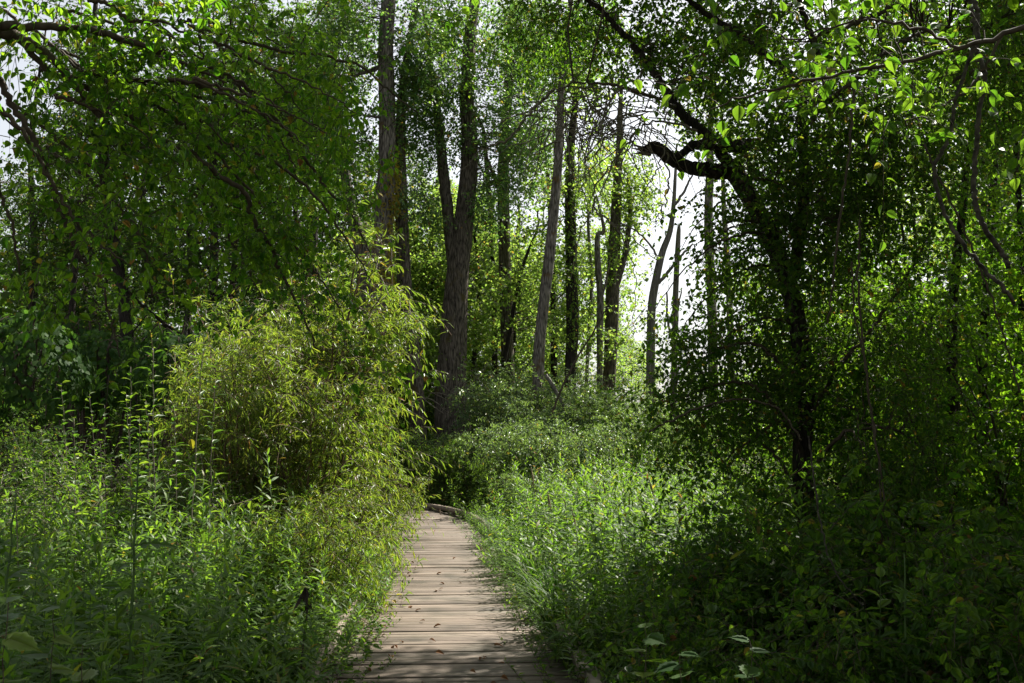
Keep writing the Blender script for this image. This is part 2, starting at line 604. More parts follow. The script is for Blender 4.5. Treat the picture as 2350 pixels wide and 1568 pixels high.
def path_dist(x, y):
    """Distance of points to the centreline (negative = left of it)."""
    c = CL[::8]
    dx = x[:, None] - c[None, :, 0]
    dy = y[:, None] - c[None, :, 1]
    d2 = dx ** 2 + dy ** 2
    k = np.argmin(d2, axis=1)
    dd = np.sqrt(d2[np.arange(len(x)), k])
    k2 = np.minimum(k + 1, len(c) - 1)
    k1 = np.maximum(k - 1, 0)
    tx, ty = c[k2, 0] - c[k1, 0], c[k2, 1] - c[k1, 1]
    cr = tx * (y - c[k, 1]) - ty * (x - c[k, 0])
    return np.where(cr > 0, -dd, dd)


HALF = 0.95
deck = thing('boardwalk', 'weathered plank boardwalk curving left between the weeds', None)
deck['kind'] = 'structure'
rng = np.random.default_rng(3)
pm = MB()
PW = 0.140
s = 0.0
while s < TOT - .3:
    w = PW - rng.uniform(.009, .019)
    (c, t) = path_at(np.array([s + PW / 2]))
    c, t = c[0], t[0]
    nrml = np.array([t[1], -t[0]])
    h = rng.normal(0, .0022)
    tl = rng.normal(0, .0018)
    L0, L1 = HALF + rng.uniform(-.02, .015), HALF + rng.uniform(-.02, .015)
    yaw = rng.normal(0, .0025)
    t2 = np.array([t[0] - yaw * t[1], t[1] + yaw * t[0]])
    V = []
    for z in (0, -.038):
        for (a, b) in ((-L0, -.5), (L1, -.5), (L1, .5), (-L0, .5)):
            p = c + nrml * a + t2 * (b * w)
            V.append((p[0], p[1], z + h + tl * b * 2 + rng.normal(0, .0006)))
    e = .004
    V2 = []
    for k, (a, b) in enumerate(((-L0 + e, -.5), (L1 - e, -.5), (L1 - e, .5), (-L0 + e, .5))):
        p = c + nrml * a + t2 * (b * (w - 2 * e))
        V2.append((p[0], p[1], V[k][2] + e))
    V = V + V2
    pm.add(V, [np.array([(8, 9, 10, 11), (0, 1, 9, 8), (1, 2, 10, 9), (2, 3, 11, 10), (3, 0, 8, 11), (4, 5, 1, 0), (5, 6, 2, 1), (6, 7, 3, 2), (7, 4, 0, 3), (7, 6, 5, 4)])])
    s += PW
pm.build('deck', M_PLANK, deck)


def sweep_box(m, off0, off1, z0, z1, sa, sb, step=.5):
    n = max(2, int((sb - sa) / step) + 1)
    c, t = path_at(np.linspace(sa, sb, n))
    nr = np.stack([t[:, 1], -t[:, 0]], -1)
    V = []
    for o, z in ((off0, z0), (off1, z0), (off1, z1), (off0, z1)):
        p = c + nr * o
        V.append(np.column_stack([p, np.full(n, z)]))
    V = np.stack(V, 1).reshape(-1, 3)
    i = np.arange(n - 1)[:, None] * 4
    jj = np.arange(4)[None]
    q = np.stack([i + jj, i + (jj + 1) % 4, i + 4 + (jj + 1) % 4, i + 4 + jj], -1).reshape(-1, 4)
    m.add(V, [q, np.array([[3, 2, 1, 0], [4 * n - 4, 4 * n - 3, 4 * n - 2, 4 * n - 1]])])


for sgn in (-1, 1):
    km = MB()
    sa = 0.2
    while sa < TOT - 3:
        sb = sa + 2.4
        sweep_box(km, sgn * (HALF - .10), sgn * (HALF - .012), .06, .145, sa, sb - .012, .3)
        for q0 in (sa + .15, sa + 1.2, sa + 2.1):
            sweep_box(km, sgn * (HALF - .095), sgn * (HALF - .02), .007, .0597, q0, q0 + .28, .14)
        sa = sb
    km.build('kerb_rail', M_KERB, deck)
for off in (-.8, 0, .8):
    jm = MB()
    sweep_box(jm, off - .03, off + .03, -.28, -.045, 0, TOT - 1, .6)
    jm.build('joist', M_KERB, deck)
pmb = MB()
for s in np.arange(1.0, TOT - 1, 2.4):
    for off in (-.7, .7):
        sweep_box(pmb, off - .05, off + .05, -.7, -.285, s, s + .1, .1)
pmb.build('post', M_KERB, deck)

# ---------------------------------------------------------------- tall trees of the middle ground
SP_POP = dict(L=.55, k=9, ns=7, clr=.22, s=.095, tpl=POPLAR, droop=.25, hang=.35, zmin=.3, r=.003, br=.006, la=.42)
SP_UND = dict(L=.6, k=9, ns=7, clr=.28, s=.12, tpl=POPLAR, droop=.2, hang=.3, zmin=.1, r=.003, br=.007, la=.42)
SP_IVY = dict(L=.3, k=8, ns=3, clr=.05, s=.09, tpl=POPLAR, droop=.5, hang=.5, rand=.9, outw=.6, zmin=-.2, r=.003, br=.003, la=.42)


def tree_from_photo(name, label, d, trunk, clouds, bark=None, leaf=None, spec=SP_POP, forks=(), seed=1, lean_y=0, top=4.0, tau=2.0, cat='tree', vine=None, dead=(), base=True, topcl=0, rd=1.6):
    bark = bark or B_POP
    leaf = leaf or LF_POP
    rng = np.random.default_rng(seed)
    pts, rad = [], []
    for (px, py, w) in trunk:                       # bottom first
        p = W(px, py, d)
        p[1] += lean_y * (p[2] - 1.0)
        pts.append(p)
        rad.append(w / 2 / FPX * d)
    if base:
        b = pts[0].copy()
        dxy = (pts[0] - pts[1]) / max(.5, pts[1][2] - pts[0][2])
        h = b[2] - (GZ - .15)
        b = b + np.array([dxy[0] * h * .6, 0, -h])
        pts = [b] + pts
        rad = [rad[0] * 1.3] + rad
    if top:
        dirn = nrm(pts[-1] - pts[-2])
        pts.append(pts[-1] + dirn * top * .5 + rng.normal(0, .12, 3))
        pts.append(pts[-2] + dirn * top + rng.normal(0, .25, 3))
        rad += [rad[-1] * .75, rad[-1] * .4]
    bx, by = pts[0][0], pts[0][1]
    root = thing(name, label, cat, (bx, by, GZ))
    m = MB()
    H = pts[-1][2] - pts[0][2]
    S = limb(m, pts, rad, 18 if rad[0] > .15 else 9, int(max(14, H * 4)), rng, .05)
    m.build('trunk', bark, root, True)
    skel = [S[len(S) // 4:, :3]]
    for fk in forks:
        fp = [W(a, b, d) for a, b, w in fk]
        fr = [w / 2 / FPX * d for a, b, w in fk]
        if len(fk) > 2 and fk[-1][1] < 300:
            fp.append(fp[-1] + nrm(fp[-1] - fp[-2]) * 2.0)
            fr.append(fr[-1] * .5)
        m = MB()
        s2 = limb(m, fp, fr, 12 if fr[0] > .1 else 6, max(8, 5 * len(fp)), rng, .04, .01)
        m.build('limb', bark, root, True)
        skel.append(s2[:, :3])
    skel = np.vstack(skel)
    L, T = MB(), MB()
    cl = [pcloud(px, py, rx, ry, d, rd, spec, tau) for px, py, rx, ry in clouds]
    if topcl:
        cl.append((pts[-1] + np.array([0, 0, .5]), (2.4, 2.4, 2.6), topcl))
    if cl:
        foliage(rng, L, T, cl, skel, spec)
        L.build('crown', leaf, root)
    for db in dead:
        fp = [W(a, b, d) for a, b, w in db]
        limb(T, fp, [w / 2 / FPX * d for a, b, w in db], 5, 4 * len(fp), rng, 0, .015)
    if T.n:
        T.build('branches', M_TWIG, root)
    if vine:
        vm, vt = MB(), MB()
        for (y0, y1, tau_v, sx, mat_v) in vine:
            k = np.where((S[:, 2] > W(0, y1, d)[2]) & (S[:, 2] < W(0, y0, d)[2]))[0]
            nn = int(len(k) * tau_v)
            idx = rng.choice(k, nn)
            a = rng.normal(sx, .9, nn)
            nrmv = np.stack([np.sin(a), -np.cos(a), np.zeros(nn)], -1)
            P0 = S[idx, :3] + nrmv * S[idx, 3:4] + UP * rng.uniform(-.2, .2, (nn, 1))
            sprays(rng, vm, vt, P0, nrmv * .5 + rng.normal(0, .3, (nn, 3)) - UP * .6, rng.uniform(.15, .4, nn), 6, .085, POPLAR, .4, .5, .5, .7, .003)
            vm.build('vine', mat_v, root)
            vm = MB()
    return root, S


rng = np.random.default_rng(11)
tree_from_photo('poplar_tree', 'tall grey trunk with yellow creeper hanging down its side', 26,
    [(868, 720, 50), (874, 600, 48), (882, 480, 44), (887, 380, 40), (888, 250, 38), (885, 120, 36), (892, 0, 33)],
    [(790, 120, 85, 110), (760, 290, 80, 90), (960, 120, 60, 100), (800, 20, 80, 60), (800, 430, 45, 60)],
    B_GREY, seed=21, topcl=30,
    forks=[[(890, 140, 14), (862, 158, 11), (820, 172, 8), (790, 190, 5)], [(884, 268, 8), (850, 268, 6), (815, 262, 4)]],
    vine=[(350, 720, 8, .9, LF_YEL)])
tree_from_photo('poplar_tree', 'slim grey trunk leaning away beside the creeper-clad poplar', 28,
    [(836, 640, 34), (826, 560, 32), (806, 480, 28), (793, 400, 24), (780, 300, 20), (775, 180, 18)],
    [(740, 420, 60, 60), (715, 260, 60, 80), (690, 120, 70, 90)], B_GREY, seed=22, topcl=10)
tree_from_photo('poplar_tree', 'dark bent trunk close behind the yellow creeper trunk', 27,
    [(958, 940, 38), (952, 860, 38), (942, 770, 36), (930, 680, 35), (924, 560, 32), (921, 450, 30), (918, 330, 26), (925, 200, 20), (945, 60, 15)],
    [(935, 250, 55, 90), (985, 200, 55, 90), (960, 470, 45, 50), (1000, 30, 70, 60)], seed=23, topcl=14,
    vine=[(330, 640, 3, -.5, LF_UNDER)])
tree_from_photo('poplar_tree', 'thickest dark trunk forking in two above the shrubs', 28,
    [(1038, 945, 80), (1036, 900, 76), (1038, 840, 68), (1043, 740, 60), (1050, 640, 52), (1060, 560, 48), (1068, 480, 44), (1076, 400, 42), (1078, 320, 38), (1071, 230, 36), (1076, 150, 33), (1078, 80, 29)],
    [(1140, 330, 90, 85), (1180, 420, 60, 50), (1120, 190, 90, 90), (1070, 60, 90, 70), (1010, 190, 55, 60), (1205, 330, 60, 60), (975, 340, 45, 70), (1120, 470, 45, 60), (1040, 300, 40, 60)],
    seed=24, topcl=20, tau=1.5,
    forks=[[(1044, 630, 30), (1036, 560, 29), (1026, 470, 27), (1018, 400, 26), (1010, 320, 22), (1002, 240, 18), (992, 170, 14)]],
    dead=[[(1080, 320, 6), (1130, 345, 4), (1165, 350, 3)]])
tree_from_photo('poplar_tree', 'straight dark trunk standing behind the forked poplar', 31,
    [(1166, 900, 32), (1164, 800, 29), (1162, 700, 29), (1158, 600, 28), (1156, 480, 28), (1155, 400, 27), (1160, 300, 24), (1168, 180, 22), (1174, 60, 22)],
    [(1190, 60, 80, 70), (1240, 170, 80, 90), (1120, 440, 40, 40), (1230, 300, 60, 60)], seed=25, topcl=16,
    dead=[[(1160, 470, 9), (1125, 380, 8), (1112, 350, 6)]])
tree_from_photo('slender_tree', 'thin dark stem between the forked poplar and the straight trunk', 33,
    [(1136, 840, 13), (1134, 700, 13), (1130, 560, 13), (1122, 450, 13), (1116, 370, 11), (1110, 300, 8)],
    [(1105, 560, 50, 60), (1090, 650, 50, 50)], B_DARK, LF_UNDER, SP_UND, seed=26, top=1)
tree_from_photo('poplar_tree', 'slim pale trunk leaning a little to the right near the dead twigs', 27,
    [(1235, 920, 27), (1238, 800, 26), (1248, 700, 25), (1260, 600, 25), (1270, 500, 23), (1279, 400, 21), (1285, 300, 19), (1290, 180, 16)],
    [(1300, 110, 90, 80), (1220, 60, 70, 60), (1370, 60, 60, 60)], B_GREY, seed=27, topcl=14)
tree_from_photo('poplar_tree', 'vine-hung trunk with green leaves climbing most of it', 29,
    [(1309, 930, 27), (1309, 850, 27), (1314, 750, 29), (1312, 650, 28), (1310, 550, 27), (1308, 430, 23), (1312, 320, 18), (1325, 180, 14)],
    [(1330, 420, 45, 60), (1340, 200, 60, 60), (1270, 600, 30, 50)], B_DARK, LF_UNDER, SP_UND, seed=28, topcl=10,
    vine=[(320, 800, 7, 0.0, LF_UNDER)])
tree_from_photo('poplar_tree', 'dark twin-stemmed trunk at the edge of the bright sky gap', 31,
    [(1398, 900, 30), (1402, 800, 31), (1405, 700, 32), (1408, 620, 30), (1412, 520, 26), (1416, 430, 22), (1422, 330, 17)],
    [(1440, 430, 48, 65), (1400, 350, 50, 50), (1470, 480, 36, 50), (1435, 540, 40, 50), (1380, 600, 30, 60), (1470, 410, 40, 50)],
    B_POP, LF_UNDER, SP_UND, seed=29, topcl=0, tau=1.7, top=2,
    forks=[[(1404, 690, 16), (1425, 620, 15), (1440, 550, 13), (1446, 480, 10), (1442, 400, 8)]])
tree_from_photo('dead_tree', 'bare slim grey trunk just left of the twin-stemmed trunk', 30,
    [(1377, 860, 14), (1377, 760, 16), (1378, 680, 16), (1372, 600, 15), (1372, 540, 12)],
    [(1352, 720, 25, 40), (1395, 780, 25, 35)], B_GREY, LF_UNDER, SP_UND, seed=30, top=0.6,
    forks=[[(1380, 690, 6), (1392, 640, 5), (1398, 600, 3)]])
tree_from_photo('dead_tree', 'bare leaning trunk with a high fork against the white sky', 30,
    [(1492, 900, 20), (1493, 800, 20), (1496, 700, 19), (1508, 630, 18), (1520, 580, 16), (1538, 530, 13), (1546, 470, 10), (1550, 400, 7), (1553, 330, 4)],
    [(1500, 740, 30, 50), (1450, 600, 30, 40), (1530, 800, 40, 40)], B_SNAG, LF_UNDER, SP_UND, seed=31, top=0, tau=.5,
    forks=[[(1549, 470, 7), (1570, 440, 6), (1590, 400, 4), (1612, 370, 3)], [(1500, 660, 10), (1525, 635, 8), (1560, 590, 6), (1590, 560, 4)],
           [(1515, 600, 6), (1490, 560, 5), (1460, 530, 4), (1420, 510, 3)]])
tree_from_photo('dead_tree', 'broken grey snag with a pointed top beside the leaning bare trunk', 32,
    [(1547, 880, 15), (1549, 780, 14), (1550, 700, 14), (1553, 620, 13), (1557, 540, 11), (1559, 515, 5)],
    [], B_SNAG, seed=32, top=0, forks=[[(1552, 760, 5), (1560, 690, 4), (1565, 660, 2)], [(1549, 800, 7), (1533, 740, 6), (1530, 670, 4)]])
tree_from_photo('poplar_tree', 'pale straight trunk half hidden by the dark leaves of the arching tree', 30,
    [(1636, 880, 23), (1635, 780, 22), (1632, 660, 22), (1627, 560, 22), (1626, 480, 20), (1629, 400, 19), (1630, 300, 15)],
    [(1600, 250, 60, 60), (1690, 330, 50, 60)], B_GREY, LF_UNDER, SP_UND, seed=33, top=2, tau=.8,
    dead=[[(1630, 760, 7), (1660, 735, 6), (1690, 715, 4)], [(1626, 430, 4), (1600, 445, 3), (1570, 480, 2)]])
tree_from_photo('poplar_tree', 'slim trunk standing furthest right in the sky gap', 33,
    [(1680, 880, 16), (1676, 760, 15), (1672, 640, 15), (1664, 520, 13), (1660, 440, 10)],
    [(1720, 420, 40, 60), (1730, 620, 50, 60)], B_GREY, LF_UNDER, SP_UND, seed=34, top=2, tau=.8)
tree_from_photo('slender_tree', 'thin sapling leaning right across the sunny understory', 30,
    [(1150, 870, 10), (1165, 790, 10), (1180, 700, 9), (1197, 620, 8), (1215, 570, 7), (1235, 520, 5)],
    [(1240, 540, 60, 45), (1200, 660, 60, 35), (1260, 740, 70, 28)], B_DARK, LF_UNDER, SP_UND, seed=35, top=.8)
for k, (tr, lab, mat) in enumerate([
        ([(1085, 880, 12), (1092, 780, 11), (1100, 680, 10), (1098, 600, 8)], 'thin dark stem rising just right of the forked poplar', B_DARK),
        ([(1272, 900, 16), (1271, 800, 15), (1270, 700, 14), (1268, 600, 13), (1262, 480, 11), (1255, 380, 9)], 'slim dark trunk between the leaning pale trunk and the vine-hung one', B_DARK),
        ([(1345, 900, 9), (1352, 760, 9), (1358, 640, 8), (1350, 500, 7), (1365, 380, 5)], 'thin crooked stem right of the vine-hung trunk', B_SNAG),
        ([(1175, 880, 13), (1180, 760, 12), (1192, 660, 11), (1188, 540, 9)], 'thin trunk crowding the straight dark trunk', B_DARK),
        ([(985, 900, 10), (992, 780, 10), (985, 660, 9), (992, 520, 8), (1004, 420, 6)], 'thin stem in the sunny gap left of the forked poplar', B_DARK)]):
    tree_from_photo('slender_tree', lab, 32 + k, tr, [(tr[-1][0], tr[-1][1] + 40, 50, 60), (tr[1][0] + 15, tr[1][1] - 40, 40, 40)], mat, LF_UNDER, SP_UND, seed=400 + k, top=1.2,
                    dead=[[(tr[2][0], tr[2][1], 4), (tr[2][0] + 25, tr[2][1] - 30, 3), (tr[2][0] + 40, tr[2][1] - 70, 2)]])
# left, deep in the shade
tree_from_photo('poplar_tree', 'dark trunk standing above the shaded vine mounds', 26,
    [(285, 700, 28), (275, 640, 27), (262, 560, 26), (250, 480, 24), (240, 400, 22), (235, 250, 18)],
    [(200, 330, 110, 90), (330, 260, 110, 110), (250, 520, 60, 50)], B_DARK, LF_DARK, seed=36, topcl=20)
tree_from_photo('poplar_tree', 'short dark twin trunk seen through the drooping leaves', 30,
    [(716, 640, 26), (716, 540, 26), (722, 470, 26), (735, 380, 20), (750, 250, 15)],
    [(680, 360, 80, 70), (620, 250, 90, 90)], B_DARK, LF_POP, seed=37, topcl=14,
    forks=[[(700, 560, 14), (680, 500, 12), (676, 450, 10), (680, 400, 8)]])
tree_from_photo('dead_tree', 'small whitish snag with bare side twigs in the sunlit clearing', 34,
    [(428, 680, 7), (429, 620, 7), (432, 580, 5), (434, 555, 3)], [], B_SNAG, seed=38, top=0,
    forks=[[(430, 620, 3), (445, 600, 2), (460, 592, 1.5)], [(430, 600, 3), (415, 585, 2), (405, 582, 1.5)], [(431, 640, 3), (448, 628, 2), (456, 610, 1.5)]])

# understory and background trees: prototypes, then copies
def proto_tree(name, seed, H, Rr, n, leaf, spec, z0=.18, bark=None, tr=.11):
    rng = np.random.default_rng(seed)
    root = thing(name, 'x', 'tree', (0, 0, 0))
    m = MB()
    pts = [np.array([0, 0, -.3])]
    for z in np.linspace(.2, 1, 4):
        pts.append(np.array([rng.normal(0, .12) * z * 2, rng.normal(0, .12) * z * 2, H * z]))
    S = limb(m, pts, [tr * 1.3, tr, tr * .8, tr * .5, tr * .15], 9, 22, rng, .05)
    m.build('trunk', bark or B_DARK, root, True)
    sk = [S[4:, :3]]
    m = MB()
    for k in range(7):
        b = S[rng.integers(6, 18)]
        a = rng.uniform(0, 6.28)
        l = Rr * rng.uniform(.5, .95)
        e = np.array([math.cos(a), math.sin(a), rng.uniform(.4, 1.0)]) * l
        q = [b[:3], b[:3] + e * .45 - UP * .05 * l, b[:3] + e + UP * .1 * l]
        s2 = limb(m, q, [b[3] * .5, b[3] * .35, .01], 6, 8, rng, 0, .02)
        sk.append(s2[2:, :3])
    m.build('limbs', bark or B_DARK, root, True)
    sk = np.vstack(sk)
    L, T = MB(), MB()
    cl = []
    for k in range(9):
        a = rng.uniform(0, 6.28)
        z = H * rng.uniform(z0, 1.0)
        rr = Rr * (1 - .55 * abs(z / H - .5)) * rng.uniform(.1, .75)
        q = rng.uniform(.28, .5) * Rr
        cl.append((np.array([rr * math.cos(a), rr * math.sin(a), z]), (q * 1.2, q * 1.2, q), n / 9))
    foliage(rng, L, T, cl, sk, spec)
    L.build('crown', leaf, root)
    T.build('branches', M_TWIG, root)
    return root


def W_xy(px, d):
    p = W(px, 1000, d)
    return (p[0], p[1], GZ)


und = [proto_tree('box_elder_tree', 51, 11.0, 3.0, 250, LF_UNDER, SP_UND, .08, tr=.08),
       proto_tree('box_elder_tree', 52, 9.0, 2.8, 230, LF_UNDER, SP_UND, .06, tr=.07),
       proto_tree('box_elder_tree', 53, 13.5, 3.2, 290, LF_UNDER, SP_UND, .08, tr=.09)]
UG = 'box elders filling the sunny understory between the trunks'
ul = ['bright yellow-green understory tree between the bent dark trunk and the forked poplar',
      'yellow-green understory tree directly behind the thickest forked trunk',
      'sunlit understory tree behind the straight dark trunk',
      'low bright understory tree behind the slim pale leaning trunk',
      'sunlit tree filling the gap behind the vine-hung trunk',
      'taller understory tree behind the bent dark trunk, its top in sky gaps',
      'small bright tree left of the bent dark trunk, above the willow',
      'far sunlit tree whose top shows over the pale leaning trunk',
      'thin-leaved tree behind the twin-stemmed trunk beside the sky gap',
      'deep background tree filling between forked and straight dark trunks',
      'small far tree low in the bright sky gap', 'far thin tree just right of the twin-stemmed trunk', 'small far tree low behind the broken snag']
for k, (px, d, p, sc) in enumerate([(985, 34, 0, 1.0), (1070, 37, 2, .95), (1165, 36, 1, 1.05), (1240, 36, 1, .9), (1320, 38, 0, .95), (945, 40, 2, 1.0), (880, 33, 1, 1.1), (1255, 43, 2, .95), (1395, 44, 1, .85), (1110, 44, 0, 1.15), (1500, 60, 1, .7), (1450, 66, 0, .8), (1580, 62, 1, .75)]):
    loc = W_xy(px, d)
    if k < 3 and False:
        pass
    dup(und[p], loc, rng.uniform(0, 6.28), sc, ul[k], UG)
for u in und:                                            # the first of each kind stands too
    pass
und[0].location = W_xy(820, 40); und[0]['label'] = 'pale green tree behind the slim grey trunk leaning away'; und[0]['group'] = UG
und[1].location = W_xy(1020, 31); und[1]['label'] = 'low leafy tree at the left foot of the forked poplar'; und[1]['group'] = UG
und[2].location = W_xy(1190, 50); und[2]['label'] = 'hazy far tree seen high between the straight and the leaning trunk'; und[2]['group'] = UG

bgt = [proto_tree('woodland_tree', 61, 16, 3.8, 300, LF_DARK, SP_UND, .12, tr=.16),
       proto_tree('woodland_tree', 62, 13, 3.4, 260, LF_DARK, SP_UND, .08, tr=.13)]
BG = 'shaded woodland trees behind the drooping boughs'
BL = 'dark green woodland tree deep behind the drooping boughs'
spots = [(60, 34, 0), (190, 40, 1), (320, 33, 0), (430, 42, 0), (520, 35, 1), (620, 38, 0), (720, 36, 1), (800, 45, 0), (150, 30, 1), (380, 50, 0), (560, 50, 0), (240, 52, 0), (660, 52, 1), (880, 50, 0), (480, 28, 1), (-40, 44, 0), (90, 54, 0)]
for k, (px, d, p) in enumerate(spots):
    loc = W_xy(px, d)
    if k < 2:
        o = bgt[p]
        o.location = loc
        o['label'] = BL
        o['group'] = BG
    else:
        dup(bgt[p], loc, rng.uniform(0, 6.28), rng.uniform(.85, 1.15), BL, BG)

# far wood: masses of foliage no one could count
def wood_mass(name, label, boxes, leaf, seed, s=.3):
    rng = np.random.default_rng(seed)
    L = MB()
    for (x0, x1, y0, y1, h, n) in boxes:
        c = np.stack([rng.uniform(x0, x1, n), rng.uniform(y0, y1, n), np.zeros(n)], -1)
        hh = h * (.7 + .3 * np.sin(c[:, 0] * .35) * np.sin(c[:, 0] * .13 + 1)) * rng.uniform(.8, 1.1, n)
        c[:, 2] = GZ + hh * rng.uniform(0, 1, n) ** .8
        k = 26
        P = np.repeat(c, k, 0) + rng.normal(0, .7, (n * k, 3))
        P[:, 2] = np.maximum(P[:, 2], GZ + .05)
        put_leaves(L, POPLAR, P, rng.normal(0, 1, (n * k, 3)) - UP * .3, UP + rng.normal(0, .6, (n * k, 3)), s * rng.uniform(.6, 1.2, n * k))
    return tag(L.build(name, leaf), label, 'woods', None, 'stuff')


wood_mass('far_wood', 'dim far wood closing the view behind the shaded trees', [(-50, -6, 56, 66, 16, 2600), (-34, -18, 30, 56, 12, 900)], LF_DARK, 71)
wood_mass('far_wood', 'low pale treeline across the clearing under the sky gap', [(-8, 40, 95, 110, 5.0, 900)], LF_SILVER, 72, .4)
wood_mass('far_wood', 'sunlit wood behind the thicket on the shaded side', [(9, 34, 26, 44, 9, 1000)], LF_UNDER, 73, .25)

# ---------------------------------------------------------------- shrubs
SP_WILLOW = dict(L=.55, k=15, ns=7, clr=.16, s=.095, tpl=WILLOW, droop=.42, hang=.5, along=.8, side=.5, zmin=-.2, r=.0022, br=.006, rand=1.0, outw=.6, lift=.55, la=.17)
SP_DOG = dict(L=.45, k=11, ns=6, clr=.14, s=.062, tpl=OVATE_LO, droop=.15, hang=.15, zmin=-.2, r=.0025, br=.005, lift=.5, la=.36)
SP_SILV = dict(L=.40, k=14, ns=7, clr=.16, s=.08, tpl=OVATE_LO, droop=.35, hang=.2, zmin=-.2, r=.0014, br=.0035, lift=.3, la=.36)
SP_THICK = dict(L=.42, k=11, ns=7, clr=.17, s=.062, tpl=ROUND, droop=.3, hang=.3, zmin=-.25, r=.0022, br=.005, la=.55)


def proto_shrub(name, cat, seed, H, spread, nst, leaf, spec, n, stem=None, low=.25, lean=(0, 0), stem_r=.012, hv=(.7, 1.0)):
    rng = np.random.default_rng(seed)
    root = thing(name, 'x', cat, (0, 0, 0))
    m, sk = MB(), []
    for k in range(nst):
        a = rng.uniform(0, 6.28)
        q = spread * rng.uniform(.25, 1) ** .7
        e = np.array([math.cos(a) * q + lean[0], math.sin(a) * q + lean[1], H * rng.uniform(*hv) * (1 - .2 * q / spread)])
        b = np.array([math.cos(a), math.sin(a), 0]) * rng.uniform(.02, .22)
        b[2] = -.15
        s2 = limb(m, [b, b * .5 + e * np.array([.18, .18, .38]), e * np.array([.55, .55, .78]), e], [stem_r, stem_r * .8, stem_r * .5, stem_r * .15], 5, 16, rng, 0, .012)
        sk.append(s2[int(16 * low):, :3])
    m.build('stems', stem or M_TWIG, root, True)
    skel = np.vstack(sk)
    L, T = MB(), MB()
    idx = rng.choice(len(skel), int(n))
    for i in idx:
        foliage(rng, L, T, [(skel[i] + rng.normal(0, spread * .12, 3), (.12, .12, .12), 1)], skel[i:i + 1], spec)
    L.build('foliage', leaf, root)
    T.build('twigs', stem or M_TWIG, root)
    return root


def plant(protos, items, group, skip_first=True):
    """items: (proto index, px, d, scale, label). The prototypes themselves take the first spot of their kind."""
    used = set()
    out = []
    r = np.random.default_rng(len(items) * 7 + 5)
    late = []
    for (p, px, d, sc, lab) in items:
        loc = W_xy(px, d)
        if p not in used:
            used.add(p)
            late.append((protos[p], loc, sc, lab))
        else:
            out.append(dup(protos[p], loc, r.uniform(0, 6.28), sc, lab, group))
    for o, loc, sc, lab in late:
        o.location = loc
        o.scale = (sc, sc, sc)
        o['label'] = lab
        o['group'] = group
    return out


wil = [proto_shrub('willow_shrub', 'shrub', 101, 3.2, .62, 16, LF_WILLOW, SP_WILLOW, 108, M_STEM_B, .14, hv=(.68, 1.12), stem_r=.016),
       proto_shrub('willow_shrub', 'shrub', 102, 2.7, .7, 13, LF_WILLOW, SP_WILLOW, 88, M_STEM_B, .16, hv=(.68, 1.15), stem_r=.015),
       proto_shrub('willow_shrub', 'shrub', 103, 1.6, .7, 10, LF_WILLOW, SP_WILLOW, 45, M_STEM_B, .12)]
plant(wil, [
    (0, 745, 12.6, 1.52, 'tallest yellow-green willow shrub, its tip in front of the creeper-clad trunk'),
    (1, 560, 11.4, 1.15, 'yellow-green willow shrub with reddish bare stems rising from dark weeds'),
    (0, 635, 13.2, 1.45, 'willow shrub in the middle of the clump under the drooping boughs'),
    (1, 700, 11.2, 1.18, 'willow shrub leaning toward the left edge of the boardwalk'),
    (1, 480, 12.4, 1.12, 'leftmost willow shrub of the clump, next to the upright leafy shoots'),
    (2, 765, 9.8, 1.0, 'low willow shrub drooping onto the near planks'),
    (2, 690, 9.3, 1.0, 'low olive willow bush in front of the big clump'),
    (0, 800, 15.6, 1.05, 'willow shrub hanging toward the boardwalk bend'),
    (2, 820, 12.6, 1.05, 'knee-high willow brushing the boardwalk below the tall one'),
    (1, 540, 14.5, 1.45, 'back willow shrub behind the reddish stems'),
    (2, 868, 16.8, 1.15, 'small willow at the plank edge just before the bend'),
], 'willow shrubs left of the boardwalk')

silv = [proto_shrub('honeysuckle_shrub', 'shrub', 111, 3.3, 1.5, 16, LF_SILVER, SP_SILV, 105, M_TWIG, .10),
        proto_shrub('honeysuckle_shrub', 'shrub', 112, 2.6, 1.4, 14, LF_SILVER, SP_SILV, 90, M_TWIG, .08),
        proto_shrub('leafy_shrub', 'shrub', 113, 2.6, 1.1, 13, LF_WEED, SP_WILLOW, 90, M_TWIG, .08)]
plant(silv, [
    (0, 1180, 26.0, 1.25, 'silvery shrub under the straight dark trunk'),
    (1, 1110, 24.5, 1.0, 'silvery shrub in front of the foot of the forked poplar'),
    (0, 1290, 25.5, 1.2, 'pale glossy shrub at the foot of the slim leaning trunk'),
    (0, 1350, 26.5, 1.25, 'pale shrub below the vine-hung trunk'),
    (1, 1230, 21.5, 1.05, 'whitish sunlit shrub in the middle of the bank beyond the bend'),
    (1, 1320, 21.0, 1.05, 'sparkling pale shrub above the goldenrod bank'),
    (1, 1410, 24.5, 1.3, 'pale shrub under the bright sky gap'),
    (0, 1470, 26.5, 1.05, 'shrub below the bare leaning trunk'),
    (1, 1560, 24.0, 1.05, 'dim shrub below the broken snag'),
    (2, 1010, 24.2, .95, 'green shrub on the outside of the boardwalk bend'),
    (2, 1085, 24.0, .85, 'narrow-leaved shrub right behind the kerb at the bend'),
    (2, 1175, 21.8, .8, 'narrow-leaved bush at the right kerb where the planks turn'),
    (1, 970, 26.5, .95, 'pale shrub below the bent dark trunk'),
    (2, 940, 26.0, 1.0, 'green shrub behind the willow at the bend'),
    (1, 1215, 18.8, .62, 'small pale bush at the right plank edge'),
    (0, 1230, 29, 1.45, 'shrub deep behind the slim leaning trunk'),
    (0, 1085, 30.5, 1.25, 'shrub between the two dark trunks'),
    (1, 1640, 22.0, 1.1, 'dull shrub below the pale straight trunk'),
], 'shrubs in the bank beyond the boardwalk bend')

